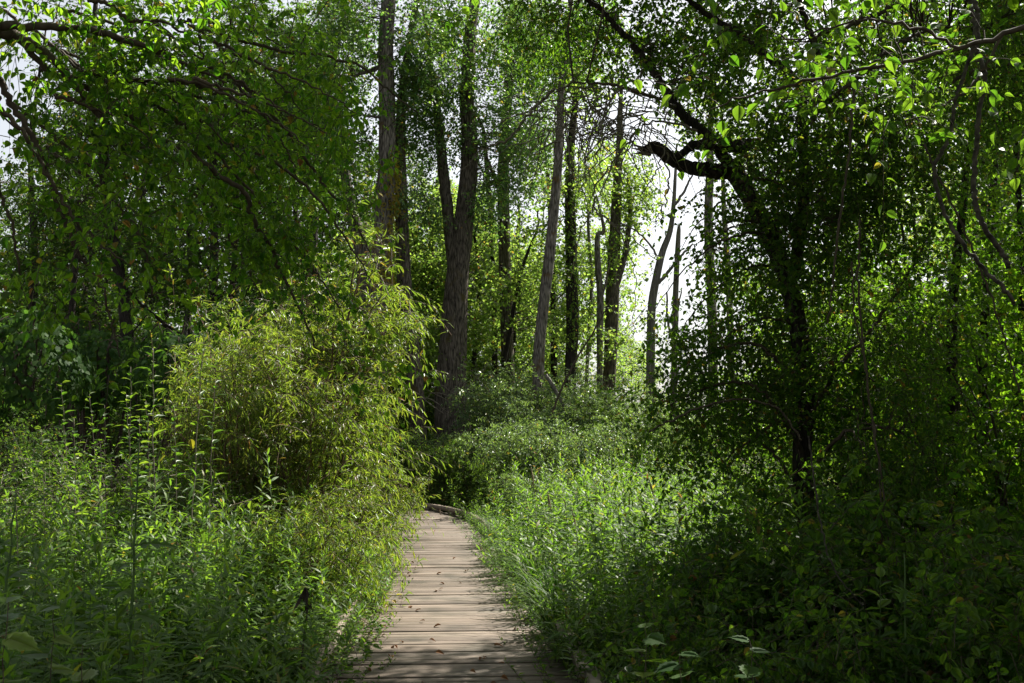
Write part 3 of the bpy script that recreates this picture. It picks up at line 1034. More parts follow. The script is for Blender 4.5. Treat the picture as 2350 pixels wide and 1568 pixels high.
# left shade: vine-covered mounds and dark bushes
def vine_mound(px, py, rx, ry, d, seed, label, s=.13, leaf=None):
    rng = np.random.default_rng(seed)
    c = W(px, py, d)
    rX, rZ = rx * d / FPX, ry * d / FPX
    root = thing('vine_mound', label, 'vines', (c[0], c[1], GZ))
    n = int(2.6 * rx * ry * 4 / ((s * .8 * FPX / d) ** 2 * .5))
    u = nrm(rng.normal(0, 1, (n, 3)))
    u[:, 1] = -np.abs(u[:, 1]) * rng.choice([1, 1, 1, -1], n)
    lump = 1 + .13 * np.sin(u[:, 0] * 7 + seed) * np.sin(u[:, 2] * 6 + 2) + .08 * np.sin(u[:, 0] * 15) + rng.normal(0, .05, n)
    P = c + u * lump[:, None] * np.array([rX, rX * .8, rZ])
    P = P[P[:, 2] > GZ]
    u2 = nrm(P - c)
    L = MB()
    put_leaves(L, GRAPE if d < 15 else POPLAR, P, -UP + u2 * .5 + rng.normal(0, .35, P.shape), u2 + UP * .6 + rng.normal(0, .3, P.shape), s * rng.uniform(.6, 1.2, len(P)))
    L.build('foliage', leaf or LF_GRAPE, root)
    T = MB()
    for k in range(16):
        a = rng.uniform(0, 6.28)
        e = c + np.array([math.cos(a) * rX * .7, math.sin(a) * rX * .6, rZ * rng.uniform(.2, .8)])
        limb(T, [np.array([c[0] + rng.normal(0, .3), c[1] + rng.normal(0, .3), GZ - .1]), (c + e) / 2 + rng.normal(0, .2, 3), e], [.03, .02, .008], 5, 10, rng, 0, .02)
    T.build('stems', M_TWIG, root)


vine_mound(60, 850, 130, 120, 19, 121, 'big dark mound of grape vines at the left edge in shade')
vine_mound(235, 850, 95, 85, 21, 122, 'paler vine mound right of the big dark mound')
vine_mound(400, 850, 110, 90, 20, 123, 'vine mound behind the upright leafy shoots')
vine_mound(530, 830, 90, 120, 22, 124, 'vine-draped bush in shade left of the willow')
vine_mound(160, 800, 60, 70, 24, 125, 'small vine hump rising between the two mounds')
darkb = [proto_shrub('shade_bush', 'shrub', 131, 3.2, 1.5, 12, LF_DARK, dict(SP_SILV, s=.08, k=10), 90, M_TWIG, .12)]
plant(darkb, [(0, 0, 16, .9, 'dark bush under the big vine mound'), (0, 330, 24, 1.1, 'dark bush behind the vine mounds under the dark trunk'),
              (0, 480, 27, 1.2, 'tall dark bush in deep shade left of the willow top'), (0, 100, 26, 1.3, 'tall dark bush behind the big vine mound'),
              (0, 620, 26, 1.3, 'dark bush behind the willow clump below the twin trunk'), (0, 760, 25, 1.2, 'dark bush between willow top and slim grey trunk'),
              (0, 220, 31, 1.4, 'tallest dark bush at the back under the shaded woodland')], 'dark bushes in the left shade')


def shoot(name, label, pts, tpl, s, k, leaf, seed, stem=None, r=.006, hang=.2, along=.5, up=.25, cat='shrub', group=None, nsub=0, rel=(.15, 1.0)):
    """An upright leafy shoot along pts (world)."""
    rng = np.random.default_rng(seed)
    pts = [np.asarray(p, float) for p in pts]
    root = thing(name, label, cat, tuple(pts[0]), group)
    T = MB()
    S = limb(T, pts, np.linspace(r, r * .3, len(pts)), 6, 20, rng, 0, .004)
    T.build('stem', stem or M_TWIG_L, root, True)
    L = MB()
    t = np.linspace(rel[0], rel[1], k)
    i = np.clip((t * 19).astype(int), 0, 18)
    fr = (t * 19 - i)[:, None]
    P = S[i, :3] * (1 - fr) + S[i + 1, :3] * fr
    tan = nrm(S[i + 1, :3] - S[i, :3])
    a = np.arange(k) * 2.4 + rng.uniform(0, 6)
    rd = np.stack([np.cos(a), np.sin(a), np.zeros(k)], -1)
    d = rd + tan * (along * (.5 + t[:, None])) - UP * hang + rng.normal(0, .15, (k, 3))
    put_leaves(L, tpl, P + rd * .01, d, UP + tan * .3 + rng.normal(0, .25, (k, 3)), s * (1.1 - .45 * t ** 3) * rng.uniform(.75, 1.15, k))
    L.build('foliage', leaf, root)
    return root


def up_pts(px0, px1, ytop, d, bend=0.0):
    b = W(px0, 1000, d)
    b[2] = GZ
    e = W(px1, ytop, d)
    m1 = b * .6 + e * .4 + np.array([bend, 0, 0])
    m2 = b * .25 + e * .75 + np.array([bend * .6, 0, 0])
    return [b, m1, m2, e]


SG = 'sunlit dogwood shoots above the weeds'
sh = [(190, 140, 880, 9.0, 'tallest sunlit dogwood shoot leaning left before the dark hollow'), (265, 205, 905, 9.3, 'upright sunlit shoot right of the leaning one'),
      (120, 95, 985, 8.2, 'sunlit leafy shoot near the left edge with pale stem'), (60, 30, 985, 7.2, 'broad-leaved sunlit sprig at the left edge'),
      (320, 290, 905, 9.6, 'thin dogwood shoot with sparse shiny leaves in the middle'), (250, 240, 930, 8.6, 'short bushy dogwood shoot between the upright ones'),
      (360, 335, 920, 9.0, 'dogwood shoot just left of the broad-leaved shoots'), (180, 170, 960, 8.0, 'short dogwood shoot low in the sunlit row'),
      (410, 400, 935, 9.4, 'dogwood shoot half behind the willow edge'), (300, 320, 960, 8.3, 'low shoot with glossy leaves at the front of the row')]
for k, (a, b, y, d, lab) in enumerate(sh):
    shoot('dogwood_shoot', lab, up_pts(a, b, y, d, .03), OVATE, .10, 38, LF_SHRUB, 140 + k, group=SG, rel=(.3, 1))
for k, (a, b, y, d, lab) in enumerate([(395, 352, 800, 8.6, 'broad-leaved shoot with drooping bright leaves, left one of two tall ones'), (450, 473, 712, 9.2, 'tallest broad-leaved shoot rising against the dark vines'),
                                       (500, 495, 870, 8.4, 'shorter broad-leaved shoot in front of the willow edge'), (340, 300, 842, 8.7, 'slim shoot with bright top leaves beside the two tall ones')]):
    shoot('broad_leaved_shoot', lab, up_pts(a, b, y, d, -.04), leaf_tpl([(0, 0), (.15, .12), (.4, .17), (.7, .11), (1, 0)], .3, .5), .15, 32, LF_SHRUB, 160 + k, M_TWIG_L, .008, .1, .6, group='tall broad-leaved shoots', rel=(.35, 1))

dog = [proto_shrub('dogwood_shrub', 'shrub', 171, 2.05, .8, 16, LF_SHRUB, SP_DOG, 70, M_TWIG_L, .3),
       proto_shrub('dogwood_shrub', 'shrub', 172, 1.8, .7, 14, LF_SHRUB, SP_DOG, 60, M_TWIG_L, .3)]
plant(dog, [(0, 250, 10.4, 1.0, 'bushy dogwood below the tall sunlit shoots'), (1, 110, 9.4, 1.0, 'dogwood bush at the left end of the sunlit row'),
            (0, 380, 10.6, 1.0, 'dogwood bush under the broad-leaved shoots'), (1, 20, 8.6, .95, 'dogwood bush cut by the left edge of the photo'),
            (1, 460, 10.0, 1.0, 'dogwood bush against the left willow')], 'dogwood bushes behind the weeds')

# ---------------------------------------------------------------- weeds
def weed_mesh(rng, B, H, k=46, s=.085, tpl=LANCE, mbL=None, mbS=None, droopy=.2, r=.0028, tiltv=.10, t0=.18, lean=0):
    N = len(B)
    ax = nrm(UP + lean + rng.normal(0, tiltv, (N, 3)) * np.array([1, 1, 0]))
    bend = rng.normal(0, .08, (N, 3)) * np.array([1, 1, 0])
    tt = np.linspace(0, 1, 5)[None, :, None]
    C = B[:, None] + ax[:, None] * (H[:, None, None] * tt) + bend[:, None] * H[:, None, None] * tt ** 2
    tubes(mbS, C, r * (1.2 - .8 * tt[..., 0]) * np.ones((N, 1)), 3)
    t = (t0 + (1 - t0) * np.linspace(0, 1, k) ** .8)[None, :]
    P = B[:, None] + ax[:, None] * (H[:, None] * t)[..., None] + bend[:, None] * (H[:, None] * t ** 2)[..., None]
    a = np.arange(k)[None] * 2.399 + rng.uniform(0, 6.28, (N, 1)) + rng.normal(0, .25, (N, k))
    e = -.1 + 1.25 * t ** 3 + rng.normal(0, .22, (N, k)) - droopy * (1 - t)
    d = np.stack([np.cos(a) * np.cos(e), np.sin(a) * np.cos(e), np.sin(e)], -1)
    n = UP + rng.normal(0, .2, (N, k, 3))
    ss = s * (1.05 - .62 * t ** 5) * (.55 + .45 * np.minimum(1, t * 2.5)) * rng.uniform(.75, 1.2, (N, k)) * (.75 + .25 * H[:, None] / 1.4)
    put_leaves(mbL, tpl, P.reshape(-1, 3), d.reshape(-1, 3), n.reshape(-1, 3), ss.reshape(-1))


def scatter(rng, n, x0, x1, y0, y1, gap=.05, ok=None):
    out = []
    tot = 0
    while tot < n:
        p = np.stack([rng.uniform(x0, x1, n * 2), rng.uniform(y0, y1, n * 2)], -1)
        dd = path_dist(p[:, 0], p[:, 1])
        m = np.abs(dd) > HALF + gap
        vis = np.abs(p[:, 0]) < .56 * p[:, 1] + .9
        m &= vis
        if ok is not None:
            m &= ok(p[:, 0], p[:, 1], dd)
        out.append(p[m])
        tot += m.sum()
    p = np.concatenate(out)[:n]
    return np.column_stack([p, ground_z(p[:, 0], p[:, 1])])


def weed_patch(name, label, seed, n, box, hr, leaf, ok=None, gap=.05, cat='weeds', hfun=None, **kw):
    rng = np.random.default_rng(seed)
    B = scatter(rng, n, *box, gap=gap, ok=ok)
    H = rng.uniform(hr[0], hr[1], n)
    if hfun is not None:
        H = H * hfun(B[:, 0], B[:, 1], path_dist(B[:, 0], B[:, 1]))
    H = H * np.clip(.86 + .2 * np.sin(B[:, 0] * 2.9 + B[:, 1] * 1.3) * np.sin(B[:, 1] * 2.3 - B[:, 0] * 1.1 + 1) + rng.normal(0, .07, n), .5, 1.15)
    L, S = MB(), MB()
    dd = path_dist(B[:, 0], B[:, 1])
    near = np.clip(1 - (np.abs(dd) - HALF) / .55, 0, 1) * np.clip((B[:, 1] - 5) / 7, .1, 1) * rng.uniform(.15, .75, n)
    lean = np.zeros((n, 3))
    lean[:, 0] = -np.sign(dd) * near
    weed_mesh(rng, B, H, mbL=L, mbS=S, lean=lean, **kw)
    root = L.build(name, leaf)
    tag(root, label, cat, None, 'stuff')
    S.build('stalks', M_STEM, root)
    return root


def edge_h(x, y, dd):
    return np.clip(.58 + .75 * (np.abs(dd) - HALF), .45, 1.0)


weed_patch('goldenrod_weeds', 'dense bank of narrow-leaved goldenrod left of the boardwalk', 181, 1250, (-7, -.8, 2.6, 11.5), (1.1, 1.55), LF_WEED,
           ok=lambda x, y, dd: (dd < 0), hfun=edge_h, gap=-.12, s=.15, k=40)
weed_patch('goldenrod_weeds', 'sunlit bank of narrow-leaved goldenrod right of the boardwalk', 182, 850, (-.2, 4.6, 6.3, 19), (1.3, 1.75), LF_WEED,
           ok=lambda x, y, dd: (dd > 0) & (x < .42 + .19 * y + .5), hfun=edge_h, gap=-.12, s=.15, k=40)
weed_patch('goldenrod_weeds', 'goldenrod growing round the outside of the boardwalk bend', 183, 600, (-3, 6, 18, 27), (1.2, 1.8), LF_WEED,
           ok=lambda x, y, dd: (dd > HALF + .3), hfun=edge_h, k=34, s=.14)
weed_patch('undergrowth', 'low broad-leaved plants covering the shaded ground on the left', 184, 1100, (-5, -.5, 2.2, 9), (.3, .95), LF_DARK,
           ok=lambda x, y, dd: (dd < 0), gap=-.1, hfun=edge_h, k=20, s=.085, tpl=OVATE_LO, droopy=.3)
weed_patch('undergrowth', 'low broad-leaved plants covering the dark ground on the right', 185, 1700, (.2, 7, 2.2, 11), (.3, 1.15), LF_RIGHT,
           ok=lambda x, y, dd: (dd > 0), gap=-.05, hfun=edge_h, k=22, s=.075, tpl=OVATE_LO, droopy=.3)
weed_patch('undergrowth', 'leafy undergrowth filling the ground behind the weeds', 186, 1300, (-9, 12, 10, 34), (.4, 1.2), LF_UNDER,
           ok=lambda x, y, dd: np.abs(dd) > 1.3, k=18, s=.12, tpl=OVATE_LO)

weed_patch('broad_leaved_weeds', 'scattered taller broad-leaved weeds among the goldenrod left of the planks', 191, 130, (-6, -.8, 2.8, 10), (.8, 1.45), LF_SHRUB,
           ok=lambda x, y, dd: (dd < -HALF - .2), k=20, s=.15, tpl=OVATE, r=.004)
weed_patch('broad_leaved_weeds', 'scattered broad-leaved weeds among the goldenrod right of the planks', 192, 110, (0, 4.6, 5, 16), (.8, 1.5), LF_SHRUB,
           ok=lambda x, y, dd: (dd > HALF + .2), k=20, s=.14, tpl=OVATE, r=.004)
rng = np.random.default_rng(188)
B = scatter(rng, 900, -3, 1.5, 4.5, 21, gap=-.12, ok=lambda x, y, dd: (np.abs(dd) < HALF + .4))
dd = path_dist(B[:, 0], B[:, 1])
n = len(B)
lean = np.zeros((n, 3))
lean[:, 0] = -np.sign(dd) * rng.uniform(.1, .7, n) * np.clip((B[:, 1] - 5) / 7, .1, 1)
L, S = MB(), MB()
weed_mesh(rng, B, rng.uniform(.45, .95, n) * np.clip((B[:, 1] - 2) / 9, .55, 1), k=30, s=.09, mbL=L, mbS=S, lean=lean, tiltv=.2)
root = tag(L.build('edge_weeds', LF_WEED), 'short weeds leaning over both edges of the planks', 'weeds', None, 'stuff')
S.build('stalks', M_STEM, root)

rng = np.random.default_rng(189)
B = scatter(rng, 1100, -2.2, 1.6, 5, 13.5, gap=-.16, ok=lambda x, y, dd: (np.abs(dd) < HALF + .3))
dd = path_dist(B[:, 0], B[:, 1])
n = len(B)
lean = np.zeros((n, 3))
lean[:, 0] = -np.sign(dd) * rng.uniform(-.3, .7, n)
L, S = MB(), MB()
weed_mesh(rng, B, rng.uniform(.38, .72, n), k=17, s=.07, tpl=OVATE_LO, mbL=L, mbS=S, lean=lean, tiltv=.35, droopy=.3)
root = tag(L.build('ground_cover', LF_SHRUB), 'low leafy creepers and seedlings hiding the kerbs of the near planks', 'ground cover', None, 'stuff')
S.build('stalks', M_TWIG, root)

# individual goldenrods that stand clear of the mass
rng = np.random.default_rng(190)
gp = []
for k in range(3):
    root = thing('goldenrod_plant', 'x', 'weed', (0, 0, 0))
    L, S = MB(), MB()
    weed_mesh(rng, np.array([[0, 0, 0.0]]), np.array([1.65 + .08 * k]), mbL=L, mbS=S, k=60, s=.125, tiltv=.05, r=.0035)
    S.build('stem', M_STEM, root)
    L.build('foliage', LF_WEED, root)
    gp.append(root)
GLB = ['tall goldenrod stem standing above the left weed bank', 'tall goldenrod stem standing above the right weed bank']
n0 = 0
for side, lst in ((0, [(70, 5.6), (130, 6.6), (210, 5.2), (255, 7.2), (330, 7.6), (400, 6.4), (455, 8.2), (20, 6.4), (165, 7.8), (520, 7.4), (585, 7.0), (610, 8.2)]),
                  (1, [(1200, 13.5), (1265, 12.0), (1310, 10.5), (1360, 12.5), (1395, 9.8), (1430, 11.2), (1490, 10.4), (1530, 12.0), (1580, 10.8), (1460, 13.0), (1620, 12.4), (1350, 9.0)])):
    for k, (px, d) in enumerate(lst):
        loc = W_xy(px, d)
        if k == 0 and side == 0:
            late_g = (gp[0], loc)
            continue
        dup(gp[k % 3], loc, rng.uniform(0, 6.28), rng.uniform(.88, 1.06), GLB[side], 'goldenrods left of the planks' if side == 0 else 'goldenrods right of the planks', (rng.normal(0, .05), rng.normal(0, .05)))
gp[0].location = late_g[1]
gp[1].location = W_xy(300, 5.8)
gp[2].location = W_xy(365, 8.6)
for g in gp:
    g['label'] = GLB[0]
    g['group'] = 'goldenrods left of the planks'

# tall wild lettuce with lobed leaves
def lettuce(label, base_px, d, top_px, top_y, leaves, seed, s=.2):
    rng = np.random.default_rng(seed)
    b = W(base_px, 1000, d)
    b[2] = GZ
    e = W(top_px, top_y, d)
    root = thing('wild_lettuce', label, 'weed', tuple(b))
    T = MB()
    S = limb(T, [b, b * .6 + e * .4 + np.array([-.03, 0, 0]), b * .3 + e * .7 + np.array([-.02, 0, 0]), e], [.011, .009, .006, .003], 8, 24, rng, 0, .002)
    T.build('stem', M_STEM, root, True)
    for k in range(leaves):
        t = .2 + .75 * k / leaves
        i = int(t * 23)
        a = k * 2.6 + rng.uniform(-.5, .5)
        dv = np.array([[math.cos(a), math.sin(a) * .8, rng.uniform(-.05, .35)]])
        L = MB()
        put_leaves(L, LOBED, S[i:i + 1, :3], dv, np.array([[0, 0, 1.0]]) + rng.normal(0, .2, (1, 3)), np.array([s * (1.15 - .6 * t) * rng.uniform(.85, 1.15)]))
        L.build('leaf', LF_WEED, root)


lettuce('tall wild lettuce with lobed leaves and a straight green stem', 345, 4.6, 318, 1010, 13, 201, .24)
lettuce('shorter wild lettuce stem near the left edge of the photo', 12, 4.2, 38, 1130, 10, 202, .24)
lettuce('shaded wild lettuce with jagged leaves below the arching tree', 2085, 5.0, 2075, 1270, 10, 203, .26)
for k, (px, y, d, lab) in enumerate([(125, 1390, 3.6, 'grape seedling with large bright leaves in the lower left corner'), (20, 1370, 3.0, 'pale-lit broad-leaved sprig at the bottom left edge'),
                                     (330, 1500, 3.9, 'shaded round-leaved sprig at the foot of the tall lettuce'), (190, 1480, 3.3, 'small sprig right of the bright grape seedling'),
                                     (1480, 1440, 4.4, 'broad-leaved sprig with bright leaves low on the right'), (1560, 1500, 4.0, 'low sprig in the dark right foreground'),
                                     (1720, 1470, 4.0, 'shaded sprig in the dark right foreground below the trunk')]):
    shoot('leafy_sprig', lab, up_pts(px + 10, px, y, d), GRAPE, .13, 13, LF_SHRUB if k < 5 else LF_GRAPE, 210 + k, M_TWIG, .004, .25, .2, cat='weed', rel=(.35, 1))

# arching grass along the right edge
def grass_clump(label, x, y, n, seed, lean=-.5, h=.7):
    rng = np.random.default_rng(seed)
    root = thing('grass_clump', label, 'grass', (x, y, GZ), 'arching grass clumps at the right plank edge')
    B = np.array([x, y, GZ]) + rng.normal(0, .07, (n, 3)) * np.array([1, 1.6, 0])
    a = rng.uniform(0, 6.28, n)
    out = np.stack([np.cos(a) * .5 + lean, np.sin(a) * .5, np.zeros(n)], -1)
    H = h * rng.uniform(.5, 1.15, n)
    t = np.linspace(0, 1, 8)
    C = B[:, None] + UP * (H[:, None] * (1.5 * t - .95 * t ** 2.4))[..., None] + out[:, None] * (H[:, None] * (t * .25 + t ** 2 * .55))[..., None]
    tan = np.gradient(C, axis=1)
    sd = nrm(np.cross(tan, UP))
    w = (.007 * np.array([.7, 1, 1.05, 1, .9, .7, .4, .02]))[None, :, None] * rng.uniform(.7, 1.2, (n, 1, 1))
    V = np.stack([C - sd * w, C + sd * w], 2)
    base = (np.arange(n) * 16)[:, None]
    i = np.arange(7)[None] * 2
    q = np.stack([base + i, base + i + 1, base + i + 3, base + i + 2], -1).reshape(-1, 4)
    m = MB()
    m.add(V.reshape(-1, 3), [q])
    m.build('blades', LF_GRASS, root)


def edge_xy(py, side, out=.1):
    d = 1.65 * FPX / (py - 1000)
    i = np.argmin(np.abs(CL[:, 1] - d))
    return CL[i, 0] + side * (HALF + out), CL[i, 1]


gl = [(1250, 'small grass clump furthest up the right plank edge'), (1285, 'grass clump at the plank edge below the goldenrod'), (1325, 'thick arching grass clump brushing the sunlit planks'),
      (1365, 'dark arching grass clump whose blades touch the planks'), (1410, 'grass clump over the kerb beside the shadow line'), (1450, 'shaded grass clump low on the right plank edge'),
      (1345, 'grass clump set back from the planks among goldenrod'), (1500, 'nearest grass clump at the bottom of the right edge')]
for k, (y, lab) in enumerate(gl):
    ex, ey = edge_xy(y, 1, .45 if k == 6 else .02)
    grass_clump(lab, ex, ey, 140, 220 + k, -.42, 1.1 if y < 1460 else .8)
for k, (y, lab) in enumerate([(1330, 'grass clump under the willow at the left plank edge'), (1440, 'short grass clump at the left plank edge')]):
    ex, ey = edge_xy(y, -1, .1)
    grass_clump(lab, ex, ey, 60, 240 + k, .25, .5)

# grass among weeds
rng = np.random.default_rng(250)
n = 3500
B = scatter(rng, n, -4.5, 5, 3, 17, gap=.0)
a = rng.uniform(0, 6.28, n)
out = np.stack([np.cos(a), np.sin(a), np.zeros(n)], -1)
H = rng.uniform(.3, .75, n)
t = np.linspace(0, 1, 6)
C = B[:, None] + UP * (H[:, None] * (1.4 * t - .7 * t ** 2.4))[..., None] + out[:, None] * (H[:, None] * (t * .15 + t ** 2 * .5))[..., None]
sd = nrm(np.cross(np.gradient(C, axis=1), UP + .01))
w = (.005 * np.array([.8, 1, 1, .85, .55, .02]))[None, :, None]
V = np.stack([C - sd * w, C + sd * w], 2)
base = (np.arange(n) * 12)[:, None]
i = np.arange(5)[None] * 2
mb = MB()
mb.add(V.reshape(-1, 3), [np.stack([base + i, base + i + 1, base + i + 3, base + i + 2], -1).reshape(-1, 4)])
tag(mb.build('grass', LF_GRASS), 'long grass growing through the weeds beside the planks', 'grass', None, 'stuff')

# creeping vines over the plank edges
def creeper(label, seed, P0, D, L, k, s, leaf, tpl=OVATE):
    rng = np.random.default_rng(seed)
    root = thing('creeper', label, 'vine', tuple(P0))
    Lm, T = MB(), MB()
    n = 14
    t = np.linspace(0, 1, n)[:, None]
    S = np.asarray(P0) + np.asarray(D) * L * t + np.stack([np.sin(t[:, 0] * 7 + seed) * .06, np.cos(t[:, 0] * 5 + seed) * .06, .08 * np.sin(t[:, 0] * 6)], -1)
    S[:, 2] = np.maximum(S[:, 2], .03)
    tubes(T, S[None], np.linspace(.004, .0015, n)[None], 5)
    i = rng.integers(0, n, k)
    a = rng.uniform(0, 6.28, k)
    d = np.stack([np.cos(a), np.sin(a), rng.uniform(-.2, .4, k)], -1)
    put_leaves(Lm, tpl, S[i] + d * .03 + UP * rng.uniform(.01, .12, (k, 1)), d, UP + rng.normal(0, .3, (k, 3)), s * rng.uniform(.6, 1.2, k))
    T.build('stem', M_TWIG, root)
    Lm.build('foliage', leaf, root)


for k, (py, lab) in enumerate([(1385, 'thin creeper with yellowing leaves reaching over the planks'), (1440, 'creeper trailing onto the left planks in half shade'), (1500, 'leafy creeper over the left plank edge near the bottom'), (1550, 'nearest creeper sprawling at the bottom left of the planks')]):
    ex, ey = edge_xy(py, -1, .1)
    creeper(lab, 260 + k, (ex, ey, .12), (.75, -.55, .02), .75, 60, .055, LF_YEL if k == 0 else LF_SHRUB)
for k, (py, lab) in enumerate([(1510, 'creeper over the right kerb near the bottom'), (1555, 'nearest creeper over the right plank edge')]):
    ex, ey = edge_xy(py, 1, .15)
    creeper(lab, 270 + k, (ex, ey, .15), (-.6, -.5, 0), .6, 60, .055, LF_SHRUB)

# fallen leaves on the planks
rng = np.random.default_rng(280)
LFL = [(1053, 1333), (1160, 1208), (1010, 1335), (975, 1420), (985, 1462), (885, 1450), (1000, 1352), (1078, 1532), (1110, 1505), (1125, 1560), (1240, 1478), (905, 1475), (1150, 1545), (1045, 1278), (965, 1395), (1010, 1180), (1185, 1437), (1090, 1245), (925, 1365), (1000, 1490)]
LFL += [(float(rng.uniform(830, 1250)) if y > 1400 else float(rng.uniform(930, 1130)), y) for y in rng.uniform(1190, 1560, 22)]
lp = None
for k, (px, py) in enumerate(LFL):
    d = 1.65 * FPX / (py - 1000)
    p = W(px, py, d)
    if lp is None:
        protoL = MB()
        put_leaves(protoL, leaf_tpl([(0, 0), (.12, .2), (.35, .33), (.6, .28), (.82, .13), (1, 0)], .5, .5), np.zeros((1, 3)), np.array([[0, 1.0, 0]]), np.array([[0, 0, 1.0]]), np.array([.07]))
        lp = protoL.build('fallen_leaf', LF_LITTER)
        o = lp
    else:
        o = lp.copy()
        COL.objects.link(o)
    o.location = (p[0], p[1], .022)
    o.rotation_euler = (rng.normal(0, .25), rng.normal(0, .25), rng.uniform(0, 6.28))
    sc = rng.uniform(.5, 1.15)
    o.scale = (sc, sc, sc)
    tag(o, 'small dry fallen leaf lying on the boardwalk planks', 'leaf', 'fallen leaves on the boardwalk')

# ---------------------------------------------------------------- the boughs of the tree on the left
SP_L = dict(L=.50, k=12, ns=8, clr=.15, s=.056, tpl=OVATE_SERR, droop=.45, hang=.45, along=.5, side=.75, r=.002, br=.0045, rand=.6, outw=.8, la=.42, flat=.5, arch=.6)
rng = np.random.default_rng(301)
tx, ty = W(-330, 1000, 5.6)[0], 5.6
lt = thing('overhanging_tree', 'tree whose dark boughs droop across the upper left of the photo', 'tree', (tx, ty, GZ))
m = MB()
TS = limb(m, [(tx, ty, GZ - .2), (tx + .05, ty, 1.0), (tx - .02, ty, 2.4), (tx + .1, ty + .1, 3.6), (tx + .1, ty, 5.2), (tx + .3, ty + .3, 7)], [.2, .16, .14, .12, .08, .03], 14, 40, rng, .07)
m.build('trunk', B_DARK, lt, True)
boughs = [  # (distance, [(px, py, width)])
    (5.0, [(-60, 52, 17), (0, 58, 15), (102, 61, 13), (222, 73, 12), (342, 109, 9), (430, 150, 6), (520, 190, 3)]),
    (5.2, [(-60, 40, 22), (0, 73, 20), (51, 89, 18), (120, 137, 15), (191, 222, 11), (246, 284, 8), (300, 345, 5)]),
    (5.3, [(40, 84, 12), (116, 171, 9), (222, 174, 8), (307, 186, 6), (437, 191, 4), (520, 215, 2)]),
    (5.4, [(110, 125, 12), (167, 181, 11), (260, 239, 10), (335, 290, 9), (383, 328, 9), (444, 355, 9), (512, 410, 9), (564, 444, 8), (581, 500, 7), (632, 595, 6), (649, 636, 5), (704, 738, 4), (724, 800, 3)]),
    (5.6, [(180, 165, 9), (250, 191, 8), (335, 232, 7), (393, 266, 6), (470, 330, 5), (560, 420, 5), (639, 516, 4), (700, 595, 4), (745, 653, 3), (790, 730, 2)]),
    (4.8, [(-40, 150, 12), (0, 195, 11), (34, 253, 10), (79, 314, 9), (102, 369, 8), (123, 444, 7), (154, 516, 6), (181, 581, 5), (236, 663, 4), (246, 707, 4), (262, 755, 3), (275, 820, 2)]),
    (4.6, [(-40, 215, 10), (0, 253, 9), (48, 300, 7), (95, 380, 6), (150, 470, 5), (195, 530, 4), (300, 610, 3)]),
    (5.5, [(60, 300, 6), (160, 380, 6), (240, 440, 5), (304, 520, 4), (338, 600, 3), (350, 680, 2)]),
    (6.2, [(300, 100, 10), (420, 145, 9), (500, 175, 8), (567, 202, 7), (632, 273, 6), (670, 314, 6), (711, 376, 5), (752, 437, 4), (810, 500, 3), (850, 580, 2)]),
    (6.6, [(440, 60, 7), (560, 95, 6), (660, 120, 5), (760, 130, 5), (840, 160, 4), (900, 215, 3), (960, 260, 2)]),
    (6.0, [(400, 280, 6), (520, 330, 5), (640, 380, 5), (740, 470, 4), (800, 560, 3), (850, 640, 2)]),
    (5.0, [(200, 0, 8), (255, 10, 7), (300, 50, 6), (360, 48, 5), (430, 80, 4), (470, 130, 3)]),
    (4.7, [(-40, 420, 7), (0, 450, 6), (30, 520, 5), (40, 600, 4), (50, 680, 2)]),
    (6.3, [(330, 340, 6), (430, 430, 5), (500, 510, 4), (560, 600, 3), (600, 680, 2)]),
]
for k in range(26):
    x0, y0 = rng.uniform(-30, 520), rng.uniform(0, 260)
    ln = rng.uniform(220, 480)
    a0 = rng.uniform(.15, .75)
    q = [(x0, y0, 6)]
    for j in range(5):
        x0 += ln / 5 * math.cos(a0)
        y0 += ln / 5 * math.sin(a0)
        a0 += rng.uniform(.0, .22)
        q.append((x0, y0, 5.2 - .9 * j))
    boughs.append((rng.uniform(4.9, 6.8), q))
sk = [TS[18:, :3]]
for k, (d, pl) in enumerate(boughs):
    pts = [W(a, b, d + .05 * j) for j, (a, b, w) in enumerate(pl)]
    rad = [w * 1.55 / 2 / FPX * d for a, b, w in pl]
    if pl[0][0] < 0:
        i = np.argmin(np.abs(TS[:, 2] - (pts[0][2] + .1)))
        pts = [TS[i, :3]] + pts
        rad = [rad[0] * 1.3] + rad
    m = MB()
    s2 = limb(m, pts, rad, 7, 6 * len(pts), rng, .04, .006)
    m.build('bough', M_TWIG, lt, True)
    sk.append(s2[3:, :3])
skel = np.vstack(sk)
L, T = MB(), MB()
cl = [pcloud(px, py, rx, ry, d, rd, SP_L, tau * .95) for px, py, rx, ry, d, rd, tau in [
    (90, 60, 170, 110, 5.2, .6, .9), (300, 90, 190, 120, 5.4, .7, 1.2), (430, 60, 120, 120, 5.0, .5, 1.0), (160, 230, 190, 110, 5.0, .6, .8), (400, 260, 200, 130, 5.6, .7, 1.2),
    (120, 440, 150, 140, 4.9, .5, .55), (330, 430, 160, 130, 5.4, .6, 1.0), (560, 330, 180, 160, 6.2, .8, 1.2), (520, 490, 160, 120, 5.8, .6, 1.0), (670, 250, 140, 190, 6.6, .9, 1.15),
    (640, 110, 180, 110, 6.8, .8, .9), (830, 240, 90, 130, 6.8, .6, .4), (780, 400, 90, 100, 6.4, .5, .5), (700, 560, 110, 120, 5.9, .5, .8), (790, 700, 80, 130, 6.0, .4, .55),
    (60, 600, 90, 90, 4.8, .4, .8), (200, 640, 100, 110, 5.0, .4, .75), (320, 600, 90, 90, 5.4, .4, .6), (260, 760, 50, 80, 5.0, .3, .6), (450, 620, 100, 80, 5.8, .4, .5), (900, 110, 70, 80, 7.2, .5, .35),
    (200, -180, 420, 150, 5.4, 1.2, .35), (700, -160, 260, 130, 6.8, 1.0, .3)]]
foliage(rng, L, T, cl, skel, SP_L)
